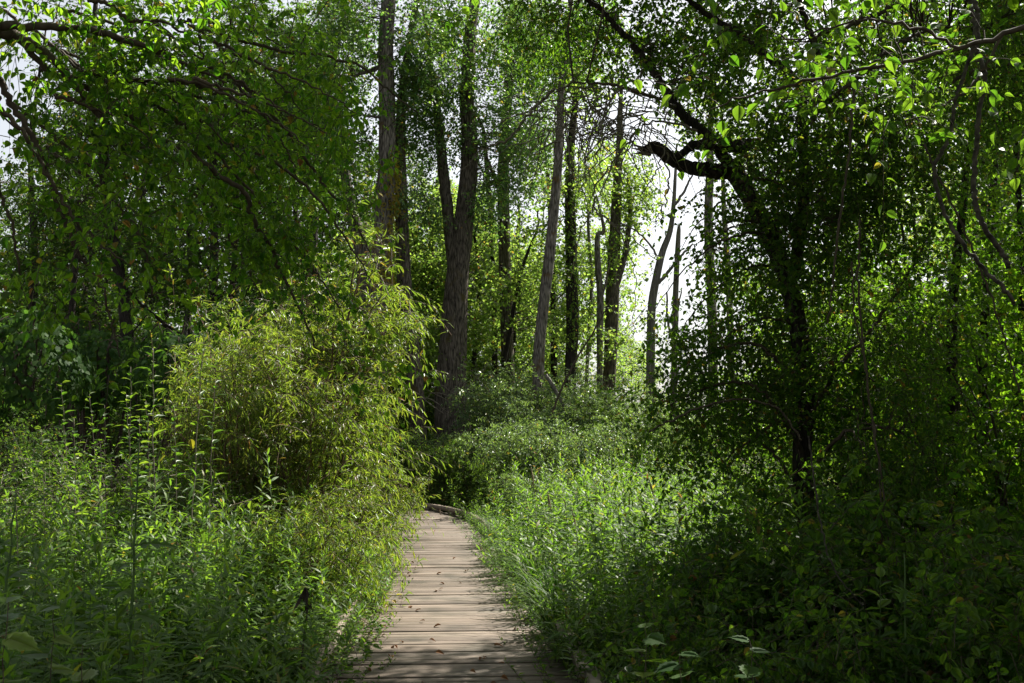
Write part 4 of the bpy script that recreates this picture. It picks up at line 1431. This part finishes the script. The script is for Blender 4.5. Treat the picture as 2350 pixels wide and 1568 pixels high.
SP_SHADE = dict(SP_UND, s=.13, L=.7, clr=.3, br=.003, arch=0)  # leaf spec for the unseen overhead canopy, added to shade the foreground
shade_sk = []
for e in [(-3.2, 2.0, 7.3), (-1.6, 3.2, 7.6), (-4.6, 1.0, 7.2), (-3.4, 5.6, 7.4), (-2.0, .2, 7.6), (-3.2, -1.2, 7.4), (-4.8, 4.2, 7.8)]:
    m = MB()
    b = TS[30, :3]
    e = np.array(e)
    s2 = limb(m, [b, b * .55 + e * .45 + UP * .4, e], [.07, .045, .012], 7, 16, rng, .04, .02)
    m.build('bough', B_DARK, lt, True)  # unseen bough, added to carry the shading canopy
    shade_sk.append(s2[5:, :3])
foliage(rng, L, T, [((-3.2, 2.0, 7.5), (3.0, 4.0, 1.2), 170), ((-3.6, 6.2, 7.4), (1.8, 1.4, .9), 25)], np.vstack(shade_sk), SP_SHADE)  # added leaf clouds above view, keeping sky light off the left side
L.build('crown', LF_LEFT, lt)
T.build('twigs', M_TWIG, lt)

# ---------------------------------------------------------------- the arching tree on the right
SP_R = dict(L=.46, k=11, ns=8, clr=.16, s=.056, tpl=OVATE, droop=.35, hang=.3, r=.002, br=.005, rand=.8, outw=.6, la=.42, flat=.5, arch=.8, zmin=-.2)
rng = np.random.default_rng(311)
D0 = 9.0
bx = W(1868, 1000, D0)
rt = thing('arching_tree', 'dark leaning tree with a broken limb and dense shaded leaves', 'tree', (bx[0], bx[1], GZ))
m = MB()
pl = [(1866, 1470, 62), (1863, 1390, 50), (1858, 1250, 46), (1846, 1140, 45), (1842, 1032, 44), (1850, 930, 42), (1840, 800, 42), (1812, 660, 42), (1775, 560, 42), (1735, 480, 42), (1700, 420, 44), (1676, 383, 46)]
TS = limb(m, [W(a, b, D0) for a, b, w in pl], [w / 2 / FPX * D0 for a, b, w in pl], 14, 60, rng, .08)
m.build('trunk', B_DARK, rt, True)
rl = [
    ('limb', D0, [(1690, 395, 44), (1660, 392, 40), (1620, 390, 36), (1575, 382, 32), (1540, 366, 30), (1520, 348, 30), (1502, 338, 29), (1488, 341, 24), (1474, 347, 15)]),
    ('limb', D0 - .25, [(1720, 330, 30), (1690, 336, 29), (1650, 331, 27), (1612, 330, 24), (1580, 340, 20), (1556, 360, 18), (1536, 366, 22)]),
    ('limb', D0 - .1, [(1676, 390, 34), (1655, 352, 28), (1629, 318, 26), (1591, 284, 24), (1554, 250, 22), (1515, 185, 20), (1481, 137, 18), (1429, 79, 15), (1395, 38, 13), (1351, 0, 12), (1290, -60, 9), (1220, -110, 5)]),
    ('limb', D0 - .2, [(1812, 660, 30), (1840, 520, 28), (1846, 400, 26), (1842, 300, 24), (1848, 220, 24), (1876, 160, 20), (1868, 96, 16), (1844, 38, 14), (1837, 0, 13), (1830, -80, 9), (1840, -160, 5)]),
    ('limb', D0 - .4, [(1848, 215, 20), (1803, 160, 19), (1725, 102, 17), (1684, 68, 16), (1615, 27, 14), (1588, 7, 12), (1520, -30, 8), (1440, -60, 4)]),
    ('limb', D0 - .6, [(1870, 110, 12), (1882, 80, 11), (1957, 55, 11), (2025, 27, 10), (2094, 0, 9), (2200, -40, 6)]),
    ('limb', D0 - 1.4, [(1845, 290, 16), (1930, 210, 13), (2060, 102, 12), (2145, 72, 12), (2230, 63, 11), (2350, 60, 9), (2440, 50, 6)]),
    ('limb', D0 - .8, [(1846, 330, 14), (1960, 300, 12), (2090, 240, 11), (2220, 170, 10), (2350, 140, 8), (2450, 120, 5)]),
    ('limb', D0 - .3, [(1850, 900, 14), (1790, 830, 10), (1730, 790, 8), (1660, 800, 6), (1600, 840, 4), (1560, 900, 3)]),
    ('limb', D0 - .5, [(1846, 1050, 12), (1770, 920, 9), (1700, 880, 7), (1620, 890, 5), (1540, 930, 3)]),
    ('limb', D0 - .5, [(1846, 990, 12), (1920, 850, 10), (2000, 760, 9), (2080, 640, 7), (2140, 520, 5)]),
    ('limb', D0 - .2, [(1855, 1240, 10), (1800, 1080, 8), (1745, 1020, 6), (1690, 1030, 4), (1650, 1090, 2)]),
    ('limb', D0 - 1.0, [(1850, 1100, 12), (1930, 1000, 9), (2000, 980, 7), (2080, 1000, 5), (2140, 1060, 3)]),
    ('limb', D0 - 1.5, [(1554, 250, 9), (1480, 215, 8), (1400, 195, 7), (1330, 190, 5), (1270, 215, 3)]),
]
for k in range(26):
    i = rng.integers(8, 58)
    y0 = 1390 - (1390 - 383) * i / 58
    x0 = np.interp(y0, [383, 480, 560, 660, 800, 930, 1032, 1140, 1390], [1676, 1735, 1775, 1812, 1840, 1850, 1842, 1846, 1863])
    sg = rng.choice([-1, 1, 1])
    ln = rng.uniform(110, 300)
    rise = rng.uniform(.1, .6)
    q = [(x0, y0, 9)]
    for j in range(1, 6):
        u = j / 5
        q.append((x0 + sg * ln * u, y0 - ln * rise * u + ln * 1.0 * u * u, 7.5 - 1.3 * j))
    rl.append(('limb', D0 + rng.uniform(-.9, .5), q))
sk = [TS[6:, :3]]
for nm, d, pl in rl:
    pts = [W(a, b, d) for a, b, w in pl]
    if d != D0:
        pts[0] = W(pl[0][0], pl[0][1], D0)
    m = MB()
    s2 = limb(m, pts, [w / 2 / FPX * d for a, b, w in pl], 10, 6 * len(pl), rng, .07, .008)
    m.build(nm, B_DARK if pl[0][2] > 18 else M_TWIG, rt, True)
    sk.append(s2[4:, :3])
# splinters on the broken end, bare hanging twigs under the crown
T = MB()
for k in range(9):
    p = W(1474 + rng.uniform(-3, 8), 347 + rng.uniform(-8, 8), D0 + rng.uniform(-.03, .03))
    q = np.array([-rng.uniform(.03, .11), rng.normal(0, .02), rng.uniform(-.03, .045)])
    limb(T, [p - q * .6, p, p + q], [.018, .013, .002], 5, 6, rng, .1)
for (d, pl) in [(8.6, [(1600, 300, 6), (1500, 280, 5), (1440, 330, 5), (1400, 380, 4), (1365, 430, 4), (1372, 490, 5), (1420, 520, 4), (1450, 545, 3), (1510, 600, 2)]),
                (9, [(1270, 205, 9), (1240, 235, 8), (1200, 280, 7), (1165, 320, 6), (1110, 345, 4), (1080, 370, 3), (1045, 400, 2)]),
                (8.4, [(1430, 200, 5), (1380, 260, 4), (1350, 340, 3), (1340, 420, 3), (1355, 520, 2)]), (8.7, [(1480, 140, 5), (1440, 250, 4), (1400, 300, 3), (1330, 320, 3), (1260, 330, 2)]),
                (8.2, [(1400, 195, 4), (1385, 290, 4), (1360, 380, 3), (1300, 440, 2)]), (8.5, [(1520, 190, 5), (1530, 280, 4), (1525, 350, 4), (1490, 420, 3), (1440, 470, 2)]),
                (8.9, [(1365, 470, 4), (1330, 540, 3), (1310, 640, 2)]), (8.8, [(1400, 510, 4), (1440, 570, 3), (1460, 660, 2), (1450, 760, 1.5)]), (8.6, [(1530, 350, 4), (1535, 420, 4), (1520, 480, 3), (1490, 520, 2)])]:
    limb(T, [W(a, b, d) for a, b, w in pl], [w / 2 / FPX * d for a, b, w in pl], 5, 7 * len(pl), rng, 0, .012)
for k in range(150):
    p = W(rng.uniform(1240, 1500), rng.uniform(190, 330), rng.uniform(8.2, 9.2))
    q = nrm(rng.normal(0, 1, 3) * np.array([1, .6, .7]) - UP * .5)
    l = rng.uniform(.3, .9)
    limb(T, [p, p + q * l * .5 + rng.normal(0, .06, 3), p + q * l - UP * l * .25], [.0055, .004, .0015], 4, 8, rng, 0, .012)
T.build('bare_twigs', M_TWIG_L, rt)
skel = np.vstack(sk)
L, T = MB(), MB()
cl = [pcloud(px, py, rx, ry, d, rd, SP_R, tau * (.55 if py < 0 else .95 if py < 170 else 1.5)) for px, py, rx, ry, d, rd, tau in [
    (1480, 80, 160, 100, 9.8, .6, 1.3), (1330, 90, 120, 90, 9.6, .5, 1.0), (1200, 60, 110, 70, 9.4, .5, .7), (1640, 110, 170, 130, 9.6, .6, 1.4), (1830, 100, 180, 140, 9.3, .5, 1.3), (1560, 120, 150, 100, 8.2, .3, .35), (1750, 80, 150, 110, 7.8, .3, .35), (2030, 110, 190, 140, 9.0, .6, 1.5), (2250, 120, 160, 150, 8.8, .7, 1.4), (2100, 60, 200, 90, 7.0, .3, .3), (2150, 30, 220, 80, 9.8, .5, 1.2), (2330, 250, 100, 160, 9.3, .5, 1.0), (1700, 40, 200, 60, 10.3, .5, 1.0),
    (1620, 250, 90, 70, 9.8, .4, 1.2), (1780, 280, 130, 100, 8.2, .7, 1.4), (1950, 330, 170, 130, 8.0, .8, 1.5), (2120, 330, 130, 130, 7.6, .7, 1.0), (1830, 470, 140, 130, 9.3, .7, 1.5), (2000, 540, 150, 140, 8.2, .8, 1.5),
    (1740, 640, 120, 120, 9.5, .6, 1.3), (1920, 720, 150, 130, 9.5, .7, 1.5), (1690, 780, 120, 90, 9.3, .5, 1.2), (1610, 840, 100, 80, 8.5, .5, 1.0), (1740, 900, 150, 100, 9.4, .6, 1.5), (1540, 950, 110, 70, 8.5, .4, .9), (1650, 990, 110, 70, 8.5, .5, 1.2),
    (1960, 930, 140, 130, 9.4, .7, 1.3), (1730, 1080, 100, 90, 9.5, .5, 1.0), (1990, 1130, 130, 120, 8.6, .7, 1.3), (1770, 1220, 80, 90, 9.6, .4, .6), (2080, 800, 120, 130, 7.8, .6, .8), (2080, 1040, 120, 130, 7.6, .6, .9), (1790, 560, 80, 120, 8.5, .25, .95), (1840, 850, 80, 150, 8.5, .25, .9), (1855, 1130, 70, 110, 8.5, .25, .5), (1735, 450, 60, 60, 8.5, .2, .7), (1830, 330, 170, 120, 9.8, .5, .8), (1640, 560, 55, 130, 8.5, .3, .7), (1580, 760, 60, 90, 8.5, .3, .6),
    (1400, -160, 330, 150, 8.2, 1.5, 1.1), (1900, -180, 350, 160, 7.6, 1.5, 1.2), (2400, 0, 200, 220, 7.0, 1.2, 1.1), (1100, -180, 250, 130, 8.6, 1.5, .8), (2350, -220, 350, 180, 6.8, 1.5, 1.1)]]  # crown extended above the frame to shade the foreground
foliage(rng, L, T, cl, skel, SP_R)
shade_sk = []  # unseen overhead limbs and leaves, added to block the sun
b0 = W(1835, -90, D0 - .2)
for e in [(2.0, 2.0, 7.2), (.6, 3.4, 7.4), (3.6, 3.0, 7.6), (1.4, 7.4, 7.3), (.2, 9.0, 7.7), (2.9, 10.4, 7.5), (.8, -1.5, 7.6), (3.0, -2.0, 7.4), (-1, -3.5, 7.4), (3.6, 13, 8.8), (2.0, 8.8, 7.7), (4.5, .6, 7.2), (6.0, 8.8, 7.3)]:
    m = MB()
    e = np.array(e)
    s2 = limb(m, [b0, b0 * .5 + e * .5 + UP * .5, e], [.06, .04, .012], 7, 16, rng, .04, .02)
    m.build('limb', B_DARK, rt, True)  # added limb that holds the shade leaves
    shade_sk.append(s2[6:, :3])
foliage(rng, L, T, [((2.2, 2.4, 7.2), (2.8, 2.8, 1.0), 220), ((1.7, 7.6, 7.4), (1.2, 1.2, .8), 22), ((.1, 9.8, 7.7), (1.9, 1.0, .8), 95), ((6.2, 9.0, 7.2), (1.6, 1.5, .9), 110), ((1.9, 8.7, 7.8), (1.6, 1.0, .8), 130), ((2.9, 10.6, 7.8), (1.3, 1.0, .8), 28), ((3.6, 13.5, 9.0), (1.5, 1.2, .8), 14), ((1.0, -3, 7.5), (5, 3, 1.3), 260)],
        np.vstack(shade_sk), SP_SHADE)  # added leaf clouds set across the sun's path to shade weeds and planks
L.build('crown', LF_RIGHT, rt)
T.build('twigs', M_TWIG, rt)

# a bough with big bright leaves close to the camera, upper right
SP_N = dict(SP_R, s=.07, k=8, ns=4, L=.45, hang=.15, flat=.35, tpl=OVATE_SERR)
nb = thing('leafy_bough', 'near bough with large bright green leaves across the top right', 'branch', tuple(W(2500, -60, 4.4)))
sk = []
for d, pl in [(4.4, [(2500, -60, 16), (2350, 60, 13), (2200, 110, 11), (2040, 150, 9), (1880, 180, 7), (1730, 215, 5), (1620, 260, 3)]),
              (4.2, [(2200, 110, 8), (2080, 60, 7), (1950, 50, 5), (1830, 90, 4), (1740, 60, 2)]),
              (4.6, [(2300, 80, 8), (2250, 170, 7), (2190, 230, 6), (2130, 250, 4), (2080, 290, 2)])]:
    m = MB()
    s2 = limb(m, [W(a, b, d) for a, b, w in pl], [w / 2 / FPX * d for a, b, w in pl], 7, 6 * len(pl), rng, .04, .006)
    m.build('limb', M_TWIG, nb, True)
    sk.append(s2[2:, :3])
L, T = MB(), MB()
foliage(rng, L, T, [pcloud(px, py, rx, ry, 4.4, .35, SP_N, tau * .55) for px, py, rx, ry, tau in
    [(1760, 110, 170, 90, 1.0), (1950, 90, 150, 80, 1.0), (2130, 90, 140, 80, .9), (1650, 220, 90, 60, .6), (1880, 220, 130, 50, .7), (2150, 240, 70, 50, .9), (2120, 290, 40, 40, 1.0), (2300, 40, 100, 70, .7)]], np.vstack(sk), SP_N)
L.build('foliage', LF_RIGHT, nb)
T.build('twigs', M_TWIG, nb)

# hanging woody vines, right
def hanging_vine(label, d, pl, seed, mat=None):
    rng = np.random.default_rng(seed)
    pts = [W(a, b, d) for a, b, w in pl]
    m = MB()
    limb(m, pts, [w * .85 / 2 / FPX * d for a, b, w in pl], 8, 8 * len(pl), rng, .05, .004)
    o = m.build('woody_vine', mat or M_VINEBARK, None, True)
    tag(o, label, 'vine', 'woody vines hanging at the right')


hanging_vine('pale hanging vine that swings down to the right edge in a long curve', 4.6, [(2225, -60, 12), (2238, 0, 12), (2243, 40, 12), (2232, 110, 11), (2205, 190, 10), (2192, 240, 10), (2180, 310, 11), (2150, 370, 11), (2146, 420, 11), (2170, 490, 11), (2200, 550, 12), (2260, 620, 12), (2310, 670, 12), (2328, 700, 8)], 321)
hanging_vine('twisted hanging vine ending in a blunt pale broken tip', 4.8, [(2212, -60, 12), (2228, 20, 13), (2242, 70, 14), (2244, 130, 14), (2262, 180, 13), (2246, 260, 14), (2240, 330, 14), (2234, 420, 15), (2240, 480, 16), (2262, 530, 15), (2300, 580, 15), (2318, 612, 14)], 322)
hanging_vine('dark straight vine hanging before the dense shaded leaves', 6.5, [(1960, 200, 7), (1950, 330, 7), (1938, 430, 7), (1925, 520, 7), (1912, 640, 6), (1900, 740, 6)], 323, M_TWIG)
hanging_vine('thin vine pair strand dropping beside the trunk into the weeds', 6.8, [(1975, 500, 6), (1970, 640, 6), (1978, 760, 6), (1990, 880, 6), (2010, 1000, 6), (2030, 1150, 5), (2050, 1330, 5)], 324, M_TWIG)
hanging_vine('thin dark vine running down next to the pair strand', 7.0, [(1955, 600, 5), (1960, 720, 5), (1985, 830, 5), (2000, 950, 5), (2020, 1100, 5), (2022, 1250, 4)], 325, M_TWIG)
hanging_vine('slanting thin vine crossing the sunlit leaves at the right', 6.2, [(2120, 330, 6), (2160, 420, 6), (2210, 520, 6), (2260, 640, 6), (2300, 760, 5), (2340, 900, 5)], 326, M_TWIG)
hanging_vine('slim pale vine looping up in front of the dark trunk', 5.6, [(1855, 1000, 5), (1872, 1130, 5), (1895, 1260, 5), (1930, 1330, 4), (1985, 1400, 3)], 327)

# stems and shrubs of the thicket on the right
thk = [proto_shrub('thicket_shrub', 'shrub', 331, 4.2, 1.3, 12, LF_THICK, SP_THICK, 85, M_TWIG, .2, stem_r=.018),
       proto_shrub('thicket_shrub', 'shrub', 332, 3.2, 1.2, 12, LF_THICK, SP_THICK, 78, M_TWIG, .12, stem_r=.014),
       proto_shrub('thicket_shrub', 'shrub', 333, 1.5, .9, 12, LF_RIGHT, SP_THICK, 80, M_TWIG, .1, stem_r=.008)]
plant(thk, [(0, 2250, 10.5, 1.15, 'tall sunlit round-leaved shrub under the hanging vines'), (1, 2120, 11.5, 1.1, 'bright backlit shrub right of the dark leaning trunk'),
            (0, 2360, 8.6, 1.0, 'round-leaved shrub at the right edge of the photo'), (1, 2010, 12.5, 1.1, 'yellow-green lit shrub just behind the dark leaning trunk'),
            (1, 2200, 8.2, .9, 'leafy shrub in front of the tall sunlit one'), (2, 2080, 7.0, 1.1, 'shaded bush at knee height right of the trunk foot'),
            (2, 2240, 6.2, 1.1, 'shaded bush low near the right edge'), (2, 1930, 6.6, 1.0, 'dark bush in front of the trunk foot'),
            (2, 1760, 7.2, 1.0, 'dark bush left of the trunk foot beside the goldenrod'), (2, 1640, 6.6, .85, 'small dark bush at the end of the goldenrod bank'),
            (2, 2100, 5.0, .85, 'near dark bush at the bottom right'), (2, 1840, 5.0, .8, 'near dark bush in the bottom foreground under the trunk'),
            (2, 2320, 5.2, .95, 'near dark bush in the bottom right corner'), (2, 1560, 5.6, .7, 'low dark bush beside the right kerb'),
            (0, 2150, 15.0, 1.1, 'far thicket shrub glowing between the trunks at the right'), (0, 2330, 13.5, 1.2, 'far glowing shrub behind the right edge shrub'),
            (1, 1900, 15.5, 1.1, 'far shrub seen behind the dark leaning trunk on its left'), (0, 2420, 11.0, 1.1, 'tall shrub partly beyond the right edge')],
      'round-leaved shrubs of the right thicket')
for k, (x, y, sc) in enumerate([(5.3, 6.4, 1.5), (6.4, 7.8, 1.6), (4.6, 4.4, 1.25), (7.4, 6.4, 1.6), (5.6, 4.2, 1.5)]):  # unseen shrubs, added out of frame to shade the near right
    dup(thk[0], (x, y, GZ), k * 1.1, sc, 'unseen tall shrub added beyond the right edge for shade', 'shade shrubs added beyond the right edge')
for k, (d, tr, lab) in enumerate([(10, [(2200, 1250, 28), (2195, 1100, 28), (2188, 950, 27), (2184, 800, 25), (2190, 650, 22), (2210, 480, 18), (2230, 300, 14)], 'shaded stout stem among the sunlit leaves below the hanging vines'),
                                 (10.5, [(2275, 1300, 22), (2268, 1100, 22), (2255, 900, 20), (2262, 700, 20), (2275, 500, 18), (2290, 250, 15), (2300, 60, 12)], 'tall dark stem close to the right edge'),
                                 (9.5, [(2335, 1350, 18), (2325, 1100, 18), (2340, 850, 16), (2345, 600, 14), (2330, 300, 12), (2325, 60, 10)], 'dark stem cut by the right edge of the photo'),
                                 (11, [(2120, 1200, 12), (2105, 1000, 12), (2095, 850, 11), (2080, 700, 9), (2075, 560, 7)], 'thin stem right of the dark leaning trunk'),
                                 (12, [(1940, 1150, 14), (1930, 1000, 14), (1945, 850, 12), (1940, 700, 10)], 'thin stem close behind the dark leaning trunk')]):
    tree_from_photo('thicket_tree', lab, d, tr, [(tr[-1][0] + 10, tr[-1][1] + 120, 90, 150), (tr[-3][0], tr[-3][1], 80, 140)], B_DARK, LF_RIGHT, dict(SP_THICK, br=.006), seed=341 + k, top=1.5, tau=.8, rd=.8)

# sunlit background trees at the right
plant(und, [], UG)
for k, (px, d, p, sc, lab) in enumerate([(2280, 20, 0, 1.0, 'bright tree glowing far behind the hanging vines'), (2130, 23, 1, 1.0, 'bright tree far behind the thicket, left of the vines'), (2420, 18, 2, .9, 'bright tall tree past the right edge shrub'),
                                         (1990, 26, 1, 1.0, 'lit tree glimpsed through the dense shaded leaves'), (2220, 28, 2, .9, 'tall lit tree at the back of the right thicket'), (2360, 27, 0, 1.0, 'lit tree at the back beside the right edge')]):
    dup(und[p], W_xy(px, d), k * 1.3, sc, lab, 'sunlit trees behind the right thicket')

# ---------------------------------------------------------------- dead wood, dry stalks, small things
def dead_wood(name, label, cat, d, lines, mat, seed, group=None):
    rng = np.random.default_rng(seed)
    m = MB()
    for pl in lines:
        limb(m, [W(a, b, d) for a, b, w in pl], [w / 2 / FPX * d for a, b, w in pl], 6, 8 * len(pl), rng, .03, .006)
    tag(m.build(name, mat, None, True), label, cat, group)


dead_wood('dead_branch', 'long bare branch leaning diagonally in front of the vine-hung trunk', 'branch', 23, [[(1262, 960, 5), (1290, 890, 5), (1325, 820, 4), (1360, 765, 4), (1400, 690, 3), (1440, 600, 2)]], M_TWIG, 501)
dead_wood('dead_branch', 'pale broken log leaning between the slim trunk and the vine-hung trunk', 'branch', 25, [[(1252, 860, 9), (1268, 885, 9), (1285, 915, 8), (1296, 935, 7)]], B_SNAG, 502)
dead_wood('dead_branch', 'arching bare stem low in front of the dark shaded leaves on the right', 'branch', 7.8, [[(1490, 990, 4), (1560, 955, 5), (1640, 925, 5), (1720, 915, 5), (1790, 945, 5), (1840, 1010, 5)]], M_TWIG, 503)
rng = np.random.default_rng(504)
tw = thing('dead_twigs', 'fan of bare pale dead twigs at the foot of the forked poplar', 'twigs', tuple(W(1050, 1000, 26)))
for k in range(14):
    m = MB()
    a = rng.uniform(-1.3, 1.3)
    L0 = rng.uniform(1.0, 2.2)
    b = W(1060 + rng.normal(0, 25), 950, 26.2)
    e = b + np.array([math.sin(a), -.3, math.cos(a)]) * L0
    limb(m, [b, (b + e) / 2 + rng.normal(0, .12, 3), e - UP * .25 * L0 * abs(math.sin(a))], [.014, .010, .004], 5, 14, rng, 0, .02)
    m.build('twig', M_TWIG_L, tw, True)

yl = MB()
put_leaves(yl, OVATE, W(438, 1008, 7.6)[None], np.array([[.3, -.3, -.9]]), np.array([[.2, -1.0, .3]]), np.array([.075]))
o = yl.build('yellow_leaf', LF_YEL)
tag(o, 'single yellow leaf hanging on a weed beside the left edge of the willows', 'leaf')

rng = np.random.default_rng(506)
b = W(694, 1000, 6.6)
ws = thing('wilted_stalk', 'dark wilted weed stalk with shrivelled leaves near the left plank edge', 'weed', (b[0], b[1], GZ))
m = MB()
S = limb(m, [(b[0], b[1], GZ), (b[0] + .02, b[1], .2), W(706, 1380, 6.6), W(700, 1350, 6.6), W(688, 1372, 6.6)], [.006, .006, .005, .004, .003], 6, 24, rng, 0, .003)
m.build('stem', M_TWIG, ws, True)
m = MB()
i = rng.integers(12, 24, 16)
put_leaves(m, WILLOW, S[i, :3], np.array([[0, 0, -1.0]]) + rng.normal(0, .35, (16, 3)), rng.normal(0, 1, (16, 3)), .10 * rng.uniform(.6, 1.2, 16), 1.3)
m.build('foliage', M_WILT, ws)

SSG = 'dry seed stalks in the goldenrod beside the right plank edge'
sroot = None
for k, (px, d) in enumerate([(1205, 13), (1235, 11.8), (1262, 12.6), (1275, 10.2), (1310, 11.4), (1335, 9.6), (1350, 10.6), (1400, 10.8), (1440, 9.4), (1480, 11.6), (1225, 14.6), (1290, 13.6), (1520, 9.8), (1580, 10.4)]):
    loc = W_xy(px, d)
    if sroot is None:
        sroot = thing('seed_stalk', 'thin tan grass stalk with a dry seed head in the right weed bank', 'grass stalk', (0, 0, 0), SSG)
        m = MB()
        limb(m, [(0, 0, 0), (.02, 0, .7), (.08, .02, 1.35)], [.003, .0025, .0015], 5, 14)
        m.build('stem', M_TWIG_L, sroot, True)
        m = MB()
        limb(m, [(.078, .02, 1.33), (.10, .025, 1.42), (.13, .03, 1.52)], [.004, .009, .002], 6, 10, rng, .2)
        m.build('seed_head', M_SEED, sroot)
        q = sroot
    else:
        q = dup(sroot, loc, rng.uniform(0, 6.28), rng.uniform(.85, 1.08), None, SSG)
    q.location = loc
    if k == 0:
        sroot = q
